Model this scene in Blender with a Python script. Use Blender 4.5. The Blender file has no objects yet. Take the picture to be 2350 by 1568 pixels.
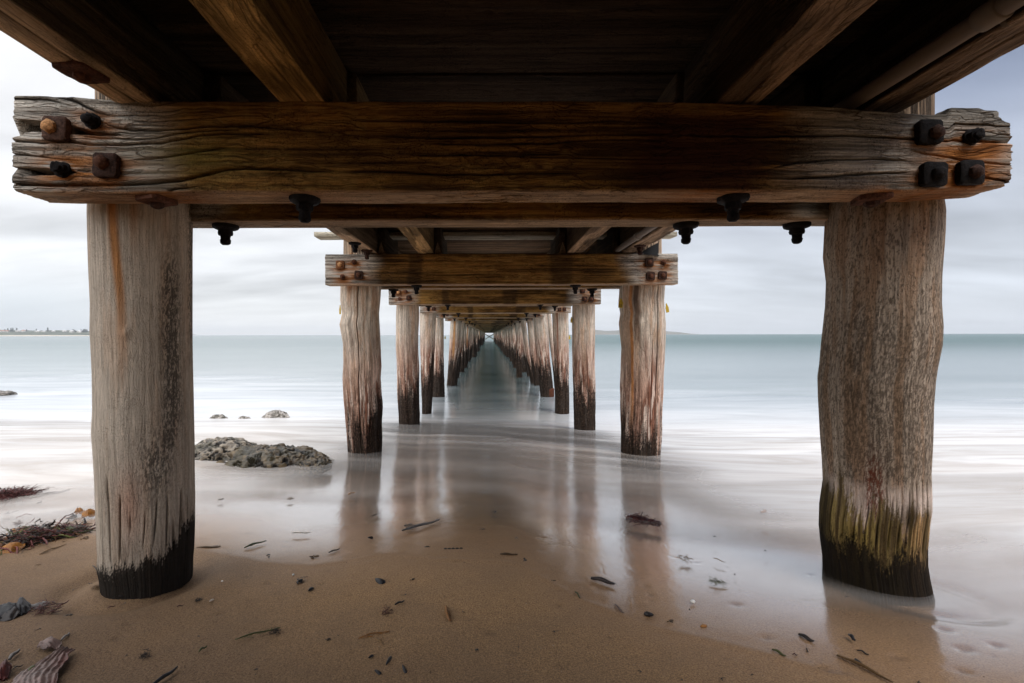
import bpy, math, random
import numpy as np
from mathutils import Matrix, Vector

random.seed(7)
rad = math.radians
C = bpy.context.scene.collection
scene = bpy.context.scene

# ------------------------------------------------------------------ camera, sky, sun, exposure
EYE = np.array([0.0, 0.0, 1.95])
ROLL = 0.13
RM = Matrix.Rotation(rad(90), 3, 'X') @ Matrix.Rotation(rad(-ROLL), 3, 'Z')
cam = bpy.data.cameras.new('camera')
cam.lens = 16.0
cam.sensor_width = 36.0
cam.shift_x = 53.0 / 2350.0        # level camera square to the pier, off-centre crop
cam.shift_y = -16.0 / 2350.0
cam.clip_start = 0.02
cam.clip_end = 30000
cam_o = bpy.data.objects.new('camera', cam)
C.objects.link(cam_o)
cam_o.matrix_world = Matrix.Translation(Vector(EYE)) @ RM.to_4x4()
scene.camera = cam_o

scene.view_settings.view_transform = 'Standard'
scene.view_settings.look = 'None'
scene.view_settings.gamma = 1.0
scene.view_settings.exposure = 0.35
scene.cycles.use_denoising = True
scene.cycles.max_bounces = 8
scene.cycles.diffuse_bounces = 5
scene.cycles.glossy_bounces = 4
scene.cycles.transparent_max_bounces = 16
scene.cycles.caustics_reflective = False
scene.cycles.caustics_refractive = False

SUN_DIR = np.array([0.36, -0.50, 0.76])
SUN_DIR = SUN_DIR / np.linalg.norm(SUN_DIR)
sun = bpy.data.lights.new('sun', 'SUN')
sun.energy = 1.5
sun.angle = rad(24)
sun.color = (1.0, 0.95, 0.88)
sun_o = bpy.data.objects.new('sun', sun)
C.objects.link(sun_o)
sun_o.rotation_euler = Vector(SUN_DIR).to_track_quat('Z', 'Y').to_euler()

world = bpy.data.worlds.new("World")
scene.world = world
world.use_nodes = True
wn = world.node_tree
wn.nodes.clear()


class NT:
    """small node-graph helper"""
    def __init__(self, tree):
        self.t = tree

    def n(self, typ, ins=None, **props):
        nd = self.t.nodes.new(typ)
        for k, v in props.items():
            setattr(nd, k, v)
        for k, v in (ins or {}).items():
            if hasattr(v, 'is_output'):
                self.t.links.new(v, nd.inputs[k])
            else:
                nd.inputs[k].default_value = v
        return nd

    def math(self, op, a, b=0.0, c=0.0, clamp=False):
        return self.n('ShaderNodeMath', {0: a, 1: b, 2: c}, operation=op, use_clamp=clamp).outputs[0]

    def mix(self, f, a, b, blend='MIX'):
        nd = self.n('ShaderNodeMix', {0: f, 6: a, 7: b}, data_type='RGBA', blend_type=blend)
        return nd.outputs[2]

    def rng(self, v, a, b, c, d, smooth=False):
        nd = self.n('ShaderNodeMapRange', {0: v, 1: a, 2: b, 3: c, 4: d})
        nd.clamp = True
        if smooth:
            nd.interpolation_type = 'SMOOTHSTEP'
        return nd.outputs[0]

    def noise(self, vec, scale, detail=4, rough=0.55, dist=0.0, lac=2.0):
        return self.n('ShaderNodeTexNoise', {'Vector': vec, 'Scale': scale, 'Detail': detail, 'Roughness': rough,
                                             'Distortion': dist, 'Lacunarity': lac}).outputs[0]

    def mapping(self, vec, scale=(1, 1, 1), loc=(0, 0, 0)):
        return self.n('ShaderNodeMapping', {0: vec, 1: loc, 3: scale}).outputs[0]


def build_sky():
    g = NT(wn)
    out = g.n('ShaderNodeOutputWorld')
    tc = g.n('ShaderNodeTexCoord').outputs['Generated']
    sep = g.n('ShaderNodeSeparateXYZ', {0: tc})
    x, y, z = sep.outputs
    sky = g.n('ShaderNodeTexSky', sky_type='NISHITA', sun_disc=False,
              sun_elevation=math.asin(SUN_DIR[2]), sun_rotation=math.atan2(SUN_DIR[0], SUN_DIR[1]))
    bg1 = g.n('ShaderNodeBackground', {0: sky.outputs[0], 1: 0.10})
    # overcast: brighter to the left and overhead, a heavy blue-grey bank to the right
    zc = g.math('MAXIMUM', z, 0.0)
    den = g.math('ADD', zc, 0.16)
    px = g.math('DIVIDE', x, den)
    py = g.math('DIVIDE', y, den)
    cv = g.n('ShaderNodeCombineXYZ', {0: px, 1: py, 2: 0.0}).outputs[0]
    n1 = g.noise(g.mapping(cv, (0.42, 0.8, 1), (3.1, 0.7, 0)), 1.0, 4, 0.5, 0.5)
    n2 = g.noise(g.mapping(cv, (1.1, 2.6, 1), (0.3, 5.2, 0)), 1.0, 5, 0.5, 0.3)
    side = g.rng(x, -0.55, 0.75, 1.0, 0.0, True)
    base = g.mix(side, (0.61, 0.65, 0.72, 1), (0.82, 0.835, 0.86, 1))
    up = g.rng(z, 0.12, 0.42, 0.0, 1.0, True)
    high = g.mix(side, (0.23, 0.275, 0.39, 1), (0.92, 0.925, 0.94, 1))
    col = g.mix(up, base, high)
    cl = g.math('ADD', g.math('MULTIPLY', g.rng(n1, 0.3, 0.7, -0.5, 0.5), 0.40),
                g.math('MULTIPLY', g.rng(n2, 0.3, 0.7, -0.5, 0.5), 0.26))
    fade = g.rng(z, 0.0, 0.10, 0.15, 1.0)
    cl = g.math('ADD', g.math('MULTIPLY', cl, fade), 1.0)
    col = g.mix(1.0, col, g.n('ShaderNodeCombineColor', {0: cl, 1: cl, 2: cl}).outputs[0], 'MULTIPLY')
    # low blue-grey bank on the left above the far shore
    bank = g.math('MULTIPLY', g.rng(z, 0.03, 0.125, 1.0, 0.0, True), g.rng(x, -0.52, -0.74, 0.0, 1.0, True))
    col = g.mix(g.math('MULTIPLY', bank, 0.8), col, (0.63, 0.69, 0.755, 1))
    # the dome overhead is brighter than the horizon, as under any overcast
    zen = g.math('MULTIPLY', g.rng(z, 0.45, 1.0, 0.0, 1.0, True), 1.8)
    land = g.math('MULTIPLY', g.rng(y, 0.1, -0.7, 0.0, 1.0, True), 0.2)
    lb = g.math('ADD', g.math('MULTIPLY', x, -0.72), g.math('MULTIPLY', y, -0.69))
    land = g.math('ADD', land, g.math('MULTIPLY', g.rng(lb, 0.45, 0.95, 0.0, 1.0, True), 1.0))  # extra glow added behind left, out of view, to light the left beam end
    k = g.math('ADD', g.math('ADD', zen, land), 0.92)
    bg2 = g.n('ShaderNodeBackground', {0: col, 1: k})
    mx = g.n('ShaderNodeMixShader', {0: 0.93, 1: bg1.outputs[0], 2: bg2.outputs[0]})
    g.t.links.new(mx.outputs[0], out.inputs[0])


build_sky()

# ------------------------------------------------------------------ numbers and noise
_R = np.array(RM)
FPX = 1044.4


def ray(px, py):
    d = np.array([(px - 1122.0) / FPX, -(py - 768.0) / FPX, -1.0])
    return _R @ d


def at_y(px, py, Y):
    d = ray(px, py)
    return EYE + d * (Y / d[1])


def at_z(px, py, z):
    d = ray(px, py)
    return EYE + d * ((z - EYE[2]) / d[2])


def _hash(ix, iy, iz, seed):
    h = (ix * 374761393 + iy * 668265263 + iz * 2147483647 + seed * 1274126177) & 0xFFFFFFFF
    h = ((h ^ (h >> 13)) * 1274126177) & 0xFFFFFFFF
    h = ((h ^ (h >> 15)) * 2246822519) & 0xFFFFFFFF
    h = h ^ (h >> 16)
    return (h & 0xFFFFFF).astype(np.float64) / float(0xFFFFFF)


def vnoise(x, y, z=0.0, seed=0):
    x, y, z = np.broadcast_arrays(np.asarray(x, float), np.asarray(y, float), np.asarray(z, float))
    fx, fy, fz = np.floor(x), np.floor(y), np.floor(z)
    ix, iy, iz = fx.astype(np.int64), fy.astype(np.int64), fz.astype(np.int64)
    u, v, w = x - fx, y - fy, z - fz
    u, v, w = u * u * (3 - 2 * u), v * v * (3 - 2 * v), w * w * (3 - 2 * w)
    r = 0
    for a in (0, 1):
        for b in (0, 1):
            for c in (0, 1):
                r = r + _hash(ix + a, iy + b, iz + c, seed) * (u if a else 1 - u) * (v if b else 1 - v) * (w if c else 1 - w)
    return r


def fbm(x, y, z=0.0, seed=0, oct=4, gain=0.5):
    s, a, t = 0, 1.0, 0
    for o in range(oct):
        s = s + a * vnoise(np.asarray(x) * 2 ** o, np.asarray(y) * 2 ** o, np.asarray(z) * 2 ** o, seed + o * 17)
        t += a
        a *= gain
    return s / t          # 0..1, about 0.5


def sstep(a, b, v):
    t = np.clip((np.asarray(v, float) - a) / (b - a), 0, 1)
    return t * t * (3 - 2 * t)


def lerp3(c0, c1, f):
    return np.asarray(c0) * (1 - f[..., None]) + np.asarray(c1) * f[..., None]


# ------------------------------------------------------------------ objects
WLOC = {}


def props(o, label=None, cat=None, group=None, kind=None):
    if label:
        o['label'] = label
    if cat:
        o['category'] = cat
    if group:
        o['group'] = group
    if kind:
        o['kind'] = kind
    return o


def empty(name, loc, label=None, cat=None, group=None):
    o = bpy.data.objects.new(name, None)
    o.empty_display_size = 0.1
    C.objects.link(o)
    o.location = loc
    WLOC[o] = np.array(loc, float)
    return props(o, label, cat, group)


def add(name, verts, faces, mat, parent=None, col=None, smooth=True, origin=None, mats=None, fmat=None, sharp=None):
    """link one mesh object given in world coordinates; its origin goes to the foot of its box"""
    verts = np.asarray(verts, float).reshape(-1, 3)
    if origin is None:
        lo, hi = verts.min(0), verts.max(0)
        origin = np.array([(lo[0] + hi[0]) / 2, (lo[1] + hi[1]) / 2, lo[2]])
    origin = np.asarray(origin, float)
    me = bpy.data.meshes.new(name)
    if isinstance(faces, np.ndarray):
        nf = faces.shape[0]
        k = faces.shape[1]
        me.vertices.add(len(verts))
        me.vertices.foreach_set('co', (verts - origin).astype(np.float32).ravel())
        me.loops.add(nf * k)
        me.loops.foreach_set('vertex_index', faces.astype(np.int32).ravel())
        me.polygons.add(nf)
        me.polygons.foreach_set('loop_start', np.arange(0, nf * k, k, dtype=np.int32))
        me.update(calc_edges=True)
    else:
        me.from_pydata([tuple(v) for v in (verts - origin)], [], [tuple(int(i) for i in f) for f in faces])
        me.update()
    if col is not None:
        col = np.asarray(col, float).reshape(-1, col.shape[-1] if hasattr(col, 'shape') else 3)
        if col.shape[1] == 3:
            col = np.hstack([col, np.ones((len(col), 1))])
        at = me.color_attributes.new('Col', 'FLOAT_COLOR', 'POINT')
        at.data.foreach_set('color', col.astype(np.float32).ravel())
    for m in (mats or [mat]):
        me.materials.append(m)
    if fmat is not None:
        me.polygons.foreach_set('material_index', np.asarray(fmat, np.int32))
    me.polygons.foreach_set('use_smooth', np.full(len(me.polygons), smooth))
    me.validate()
    if sharp:
        me.set_sharp_from_angle(angle=rad(sharp))
    o = bpy.data.objects.new(name, me)
    C.objects.link(o)
    if parent is not None:
        o.parent = parent
        o.location = origin - WLOC[parent]
    else:
        o.location = origin
    WLOC[o] = origin
    return o


def copy_part(o, parent, off):
    c = o.copy()
    C.objects.link(c)
    c.parent = parent
    w = WLOC[o] + np.asarray(off, float)
    c.location = w - WLOC[parent]
    WLOC[c] = w
    return c


def grid_faces(M, N, wrap=False, off=0):
    i = np.arange(M - 1)[:, None]
    j = np.arange(N if wrap else N - 1)[None, :]
    jn = (j + 1) % N
    a = i * N + j
    b = i * N + jn
    c = (i + 1) * N + jn
    d = (i + 1) * N + j
    return np.stack([a, b, c, d], -1).reshape(-1, 4) + off


def sweep(P, flip=False):
    """closed tube from rings P[M,N,3]; ends capped through a shrunken ring and a small centre ring"""
    M, N = P.shape[:2]
    c0, c1 = P[0].mean(0), P[-1].mean(0)
    cap0 = [c0 + (P[0] - c0) * k for k in (0.02, 0.5)]
    cap1 = [c1 + (P[-1] - c1) * k for k in (0.5, 0.02)]
    Q = np.concatenate([np.stack(cap0), P, np.stack(cap1)], 0)
    f = grid_faces(M + 4, N, True)
    if flip:
        f = f[:, ::-1]
    return Q, f


def padcol(Cc):
    """colours for a swept tube, with the cap rings added"""
    return np.concatenate([Cc[:1], Cc[:1], Cc, Cc[-1:], Cc[-1:]], 0)


class Soup:
    """collects primitive shapes into one mesh"""
    def __init__(self):
        self.v, self.f, self.c, self.n = [], [], [], 0

    def put(self, v, f, c):
        v = np.asarray(v, float).reshape(-1, 3)
        self.v.append(v)
        for q in f:
            self.f.append([int(i) + self.n for i in q])
        c = np.asarray(c, float)
        self.c.append(np.broadcast_to(c, (len(v), 3)) if c.ndim == 1 else c)
        self.n += len(v)

    def ring_solid(self, rings, c, mtx=None, jit=0.0, seed=0):
        """rings: list of (h, [(x, y)...]) stacked along local z"""
        P = np.array([[(x, y, h) for x, y in pts] for h, pts in rings], float)
        M, N = P.shape[:2]
        Q, f = sweep(P)
        Q = Q.reshape(-1, 3)
        if jit:
            for k in range(3):
                Q[:, k] += jit * (fbm(Q[:, 0] * 60, Q[:, 1] * 60, Q[:, 2] * 60, seed + k * 31, 2) - 0.5)
        if mtx is not None:
            Q = Q @ np.asarray(mtx)[:3, :3].T + np.asarray(mtx)[:3, 3]
        nz = 0.6 + 0.8 * fbm(Q[:, 0] * 90, Q[:, 1] * 90, Q[:, 2] * 90, seed + 5, 3)
        self.put(Q, f, np.asarray(c)[None, :] * nz[:, None])

    def strip(self, pts, w, c, nrm=(0, 0, 1), thick=0.0006, cs=1.0):
        """flat tapering ribbon along pts"""
        pts = np.asarray(pts, float)
        n = len(pts)
        tan = np.gradient(pts, axis=0)
        nr = np.asarray(nrm, float)
        side = np.cross(tan, nr)
        side /= np.linalg.norm(side, axis=1)[:, None] + 1e-9
        prof = np.sin(np.linspace(0.25, math.pi - 0.12, n)) ** 0.6
        ww = (w * prof)[:, None]
        up = np.cross(side, tan)
        up /= np.linalg.norm(up, axis=1)[:, None] + 1e-9
        V = np.stack([pts - side * ww, pts + up * (thick + 0.25 * ww), pts + side * ww, pts - up * thick], 1)
        Q, f = sweep(V)
        self.put(Q, f, np.asarray(c) * cs)

    def build(self, name, mat, parent=None, smooth=True, origin=None, sharp=None):
        return add(name, np.concatenate(self.v), self.f, mat, parent, np.concatenate(self.c), smooth, origin, sharp=sharp)


# ------------------------------------------------------------------ materials
def new_mat(name):
    m = bpy.data.materials.new(name)
    m.use_nodes = True
    m.node_tree.nodes.clear()
    return m, NT(m.node_tree)


def attr_mat(name, scale=(1, 1, 1), freq=120.0, bump=0.3, dist=0.002, rough=0.85, var=0.35, spec=0.3, coat=0.0,
             det=5, rough_lo=None, freq2=None, lines=0.0, lfreq=40.0, speck=0.0):
    m, g = new_mat(name)
    out = g.n('ShaderNodeOutputMaterial')
    at = g.n('ShaderNodeAttribute', attribute_name='Col').outputs['Color']
    geo = g.n('ShaderNodeNewGeometry').outputs['Position']
    v = g.mapping(geo, scale)
    n = g.noise(v, freq, det, 0.65)
    n2 = g.noise(v, (freq2 or freq * 0.21), 4, 0.6, 0.8)
    k = g.math('ADD', g.rng(n, 0.25, 0.75, 1 - var, 1 + var), g.rng(n2, 0.3, 0.7, -var * 0.6, var * 0.6))
    kk = g.n('ShaderNodeCombineColor', {0: k, 1: k, 2: k}).outputs[0]
    col = g.mix(1.0, at, kk, 'MULTIPLY')
    h = g.math('ADD', n, g.math('MULTIPLY', n2, 0.7))
    if lines:
        # fine dark checks running with the grain, at two spacings
        wob = g.n('ShaderNodeTexNoise', {'Vector': geo, 'Scale': 5.0, 'Detail': 2.0}).outputs['Color']
        vv = g.n('ShaderNodeVectorMath', {0: v, 1: g.n('ShaderNodeVectorMath', {0: wob, 1: (0.06, 0.06, 0.06)}, operation='MULTIPLY').outputs[0]}, operation='ADD').outputs[0]
        l1 = g.math('ABSOLUTE', g.math('SUBTRACT', g.noise(vv, lfreq, 1.0, 0.4), 0.5))
        l2 = g.math('ABSOLUTE', g.math('SUBTRACT', g.noise(vv, lfreq * 2.3, 1.0, 0.4), 0.5))
        patch = g.rng(g.noise(geo, 4.5, 3, 0.6), 0.38, 0.62, 0.35, 1.0)
        d1 = g.math('MULTIPLY', g.rng(l1, 0.0, 0.035, 1.0, 0.0), patch)
        d2 = g.math('MULTIPLY', g.rng(l2, 0.0, 0.055, 0.7, 0.0), patch)
        dk = g.math('MAXIMUM', d1, d2)
        col = g.mix(g.math('MULTIPLY', dk, lines), col, g.mix(1.0, col, (0.16, 0.13, 0.11, 1), 'MULTIPLY'))
        h = g.math('SUBTRACT', h, g.math('MULTIPLY', dk, 1.5))
    if speck:
        sp = g.noise(geo, 150, 3, 0.75)
        sm = g.rng(g.noise(geo, 6.0, 4, 0.6), 0.42, 0.60, 0.2, 1.0)
        col = g.mix(g.math('MULTIPLY', g.math('MULTIPLY', g.rng(sp, 0.56, 0.62, 0.0, 1.0), sm), speck), col, g.mix(1.0, col, (0.22, 0.2, 0.18, 1), 'MULTIPLY'))
        col = g.mix(g.math('MULTIPLY', g.math('MULTIPLY', g.rng(sp, 0.42, 0.36, 0.0, 1.0), sm), speck * 0.7), col, g.mix(1.0, col, (1.75, 1.7, 1.6, 1), 'MULTIPLY'))
    bp = g.n('ShaderNodeBump', {'Strength': bump, 'Distance': dist, 'Height': h}).outputs[0]
    r = g.rng(n, 0.3, 0.7, rough_lo if rough_lo is not None else rough, rough)
    p = g.n('ShaderNodeBsdfPrincipled', {'Base Color': col, 'Roughness': r, 'Normal': bp,
                                         'Specular IOR Level': spec, 'Coat Weight': coat, 'Coat Roughness': 0.2})
    g.t.links.new(p.outputs[0], out.inputs[0])
    return m


M_WOODX = attr_mat('weathered_wood_x', (0.05, 1, 1), 95, 0.8, 0.006, 0.9, 0.40, 0.10, freq2=30, lines=0.75, lfreq=34, speck=0.85)
M_WOODY = attr_mat('weathered_wood_y', (1, 0.06, 1), 85, 0.8, 0.006, 0.9, 0.40, 0.10, freq2=24, lines=0.6, lfreq=30, speck=0.6)
M_WOODZ = attr_mat('weathered_wood_z', (1, 1, 0.16), 95, 0.7, 0.005, 0.9, 0.32, 0.08, freq2=22, lines=0.34, lfreq=26, speck=0.5)
M_LOG = attr_mat('smooth_driftwood', (1, 1, 0.07), 150, 0.45, 0.003, 0.9, 0.30, 0.08, freq2=9, lines=0.30, lfreq=62, speck=0.45)
M_RUST = attr_mat('rusty_iron', (1, 1, 1), 130, 0.9, 0.004, 0.85, 0.7, 0.15)
M_ROCK = attr_mat('wet_rock', (1, 1, 1), 45, 0.8, 0.012, 0.6, 0.5, 0.45, 0.22, rough_lo=0.25)
M_WEED = attr_mat('seaweed', (1, 1, 1), 130, 0.4, 0.002, 0.6, 0.45, 0.3, 0.06, rough_lo=0.35)
M_DULL = attr_mat('dull', (1, 1, 1), 0.4, 0.2, 0.01, 0.95, 0.25, 0.1)
M_PAINT = attr_mat('yellow_plastic', (1, 1, 1), 60, 0.05, 0.001, 0.5, 0.08, 0.4)


def sand_material():
    m, g = new_mat('wet_sand')
    out = g.n('ShaderNodeOutputMaterial')
    at = g.n('ShaderNodeAttribute', attribute_name='Col')
    sep = g.n('ShaderNodeSeparateColor', {0: at.outputs['Color']})
    wet, film, pit_tone = sep.outputs
    geo = g.n('ShaderNodeNewGeometry').outputs['Position']
    grain = g.noise(geo, 210, 4, 0.8)
    grain2 = g.noise(geo, 95, 3, 0.6)
    mid = g.noise(geo, 3.2, 5, 0.6, 0.4)
    dry = g.mix(g.rng(grain, 0.36, 0.64, 0.0, 1.0), (0.155, 0.082, 0.036, 1), (0.62, 0.375, 0.175, 1))
    fleck = g.rng(grain2, 0.66, 0.72, 0.0, 0.55)
    dry = g.mix(fleck, dry, (0.62, 0.50, 0.36, 1))
    dry = g.mix(g.rng(mid, 0.35, 0.65, 0.0, 0.30), dry, (0.22, 0.145, 0.09, 1))
    wetc = g.mix(g.rng(grain, 0.3, 0.7, 0, 1), (0.17, 0.092, 0.047, 1), (0.42, 0.255, 0.135, 1))
    col = g.mix(g.math('MULTIPLY', wet, 0.75), dry, wetc)
    # broad shade painted into the sand colour, landward on the left
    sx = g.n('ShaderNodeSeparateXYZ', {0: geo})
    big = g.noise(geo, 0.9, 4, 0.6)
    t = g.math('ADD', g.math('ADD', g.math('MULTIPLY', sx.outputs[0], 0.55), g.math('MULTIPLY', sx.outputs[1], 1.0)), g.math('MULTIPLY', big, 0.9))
    left_shade = g.rng(t, 1.0, 2.6, 1.0, 0.0, True)
    col = g.mix(g.math('MULTIPLY', left_shade, 0.80), col, g.mix(g.rng(grain, 0.36, 0.64, 0, 1), (0.038, 0.023, 0.015, 1), (0.110, 0.068, 0.043, 1)))
    col = g.mix(g.math('MULTIPLY', pit_tone, 0.7), col, (0.05, 0.035, 0.03, 1))
    hb = g.math('ADD', grain, g.math('MULTIPLY', grain2, 1.2))
    bs = g.rng(film, 0.0, 0.6, 0.75, 0.05)
    bp = g.n('ShaderNodeBump', {'Strength': bs, 'Distance': 0.0035, 'Height': hb}).outputs[0]
    p = g.n('ShaderNodeBsdfPrincipled', {'Base Color': col, 'Roughness': g.rng(wet, 0, 1, 0.85, 0.5), 'Normal': bp,
                                         'Specular IOR Level': 0.35})
    # water film on the sand: a smooth, gently wrinkled mirror that strengthens at grazing angles
    wr = g.noise(g.mapping(geo, (1, 0.45, 1)), 26, 3, 0.6, 1.2)
    wr2 = g.noise(geo, 5, 2, 0.5)
    fb = g.n('ShaderNodeBump', {'Strength': 0.22, 'Distance': 0.004, 'Height': g.math('ADD', wr, g.math('MULTIPLY', wr2, 2.0))}).outputs[0]
    gl = g.n('ShaderNodeBsdfGlossy', {'Color': (0.97, 0.97, 0.98, 1), 'Roughness': 0.13, 'Normal': fb})
    lw = g.n('ShaderNodeLayerWeight', {'Blend': 0.5}).outputs['Facing']
    f = g.math('MULTIPLY', g.math('POWER', lw, 1.8), g.math('MULTIPLY', film, 1.2), clamp=True)
    mx = g.n('ShaderNodeMixShader', {0: f, 1: p.outputs[0], 2: gl.outputs[0]})
    g.t.links.new(mx.outputs[0], out.inputs[0])
    return m


def water_material():
    m, g = new_mat('sea_water')
    out = g.n('ShaderNodeOutputMaterial')
    at = g.n('ShaderNodeAttribute', attribute_name='Col')
    alpha = at.outputs['Alpha']
    sep = g.n('ShaderNodeSeparateColor', {0: at.outputs['Color']})
    milk, gloss, sandy = sep.outputs
    geo = g.n('ShaderNodeNewGeometry').outputs['Position']
    st = g.noise(g.mapping(geo, (0.16, 0.75, 1)), 1.0, 6, 0.6, 0.6)
    st2 = g.noise(g.mapping(geo, (0.022, 0.10, 1)), 1.0, 5, 0.6, 0.4)
    st3 = g.noise(g.n('ShaderNodeMapping', {0: geo, 2: (0, 0, 0.30), 3: (0.42, 2.0, 1)}).outputs[0], 1.0, 5, 0.62, 1.2)
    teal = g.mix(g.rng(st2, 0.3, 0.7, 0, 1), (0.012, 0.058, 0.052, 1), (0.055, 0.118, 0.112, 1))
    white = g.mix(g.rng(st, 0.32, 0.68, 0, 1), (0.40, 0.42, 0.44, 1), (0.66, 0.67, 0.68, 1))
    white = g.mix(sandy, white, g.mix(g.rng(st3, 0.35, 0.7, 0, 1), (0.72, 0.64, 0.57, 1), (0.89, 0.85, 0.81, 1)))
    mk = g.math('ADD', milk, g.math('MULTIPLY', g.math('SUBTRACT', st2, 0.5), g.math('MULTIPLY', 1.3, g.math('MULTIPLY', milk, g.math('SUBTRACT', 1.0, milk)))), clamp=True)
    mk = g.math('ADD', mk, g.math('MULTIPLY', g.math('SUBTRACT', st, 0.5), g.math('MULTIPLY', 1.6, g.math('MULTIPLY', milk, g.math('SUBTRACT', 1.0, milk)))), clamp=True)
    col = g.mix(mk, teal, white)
    df = g.n('ShaderNodeBsdfDiffuse', {'Color': col})
    hb = g.math('ADD', g.math('MULTIPLY', st3, 1.0), g.math('MULTIPLY', st, 1.5))
    bp = g.n('ShaderNodeBump', {'Strength': 0.25, 'Distance': 0.02, 'Height': hb}).outputs[0]
    gl = g.n('ShaderNodeBsdfGlossy', {'Color': (0.95, 0.96, 0.97, 1), 'Roughness': 0.17, 'Normal': bp})
    lw = g.n('ShaderNodeLayerWeight', {'Blend': 0.5}).outputs['Facing']
    f = g.math('MULTIPLY', g.math('POWER', lw, 2.0), gloss)
    mx = g.n('ShaderNodeMixShader', {0: f, 1: df.outputs[0], 2: gl.outputs[0]})
    tr = g.n('ShaderNodeBsdfTransparent')
    aa = g.math('MULTIPLY', alpha, g.rng(st3, 0.3, 0.7, 0.85, 1.15))
    aa = g.math('MAXIMUM', g.math('MINIMUM', aa, 1.0), g.rng(alpha, 0.85, 0.999, 0.0, 1.0))
    mt = g.n('ShaderNodeMixShader', {0: aa, 1: tr.outputs[0], 2: mx.outputs[0]})
    g.t.links.new(mt.outputs[0], out.inputs[0])
    return m


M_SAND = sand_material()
M_SEA = water_material()

# ------------------------------------------------------------------ beach and sea
BENT0, BAY, NB = 1.631, 3.06, 47          # front face of the first crosshead, spacing, number of bents
PILE_OFF = 0.34                           # pile axis behind that face


def ground_z(x, y):
    x = np.asarray(x, float)
    y = np.asarray(y, float)
    z = 0.908 - 0.13 * (y - 1.75) - 0.036 * np.clip(x, -3, 3) * sstep(1.8, 4.8, y) * (1 - sstep(7, 14, y))
    for cx, cy, rr, amp in ((-1.52, 1.97, 0.36, 0.018), (1.78, 1.92, 0.42, -0.035)):     # sand heaped or scoured at the nearest piles
        z = z + amp * np.exp(-(((x - cx - 0.12) ** 2 + (y - cy - 0.1) ** 2) / rr ** 2))
    z = np.where(z < -0.6, -0.6 + (z + 0.6) * 0.25, z)
    z = np.maximum(z, -6.0)
    z = np.where(z > 2.9, 2.9 + (z - 2.9) * 0.15, z)
    return z


def at_ground(px, py, lift=0.0):
    d = ray(px, py)
    t = 1.0
    for _ in range(60):
        p = EYE + d * t
        gz = float(ground_z(p[0], p[1])) + lift
        t += (p[2] - gz) / (-d[2] + 0.13)
    return EYE + d * t


_edge = [(-500, 1330), (-200, 1290), (0, 1250), (200, 1222), (330, 1240), (460, 1262), (600, 1284), (720, 1290), (880, 1268), (1000, 1282),
         (1150, 1288), (1200, 1300), (1330, 1378), (1500, 1440), (1700, 1490), (1950, 1560), (2350, 1660), (2900, 1760)]
EDGE = np.array([at_ground(*p)[:2] for p in _edge])


def shore_d(x, y):
    e = np.interp(x, EDGE[:, 0], EDGE[:, 1])
    e = e + 0.10 * (fbm(x * 1.3, y * 0.0 + 3, 0, 5, 4) - 0.5)
    return y - e


CROP = {'L': (0, 1120), 'M': (850, 1120), 'R': (1700, 1120)}


def crop_px(k, cx, cy):
    return ((CROP[k][0] + cx * 0.375) / 1.0894, (CROP[k][1] + cy * 0.375) / 1.0894)


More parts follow.
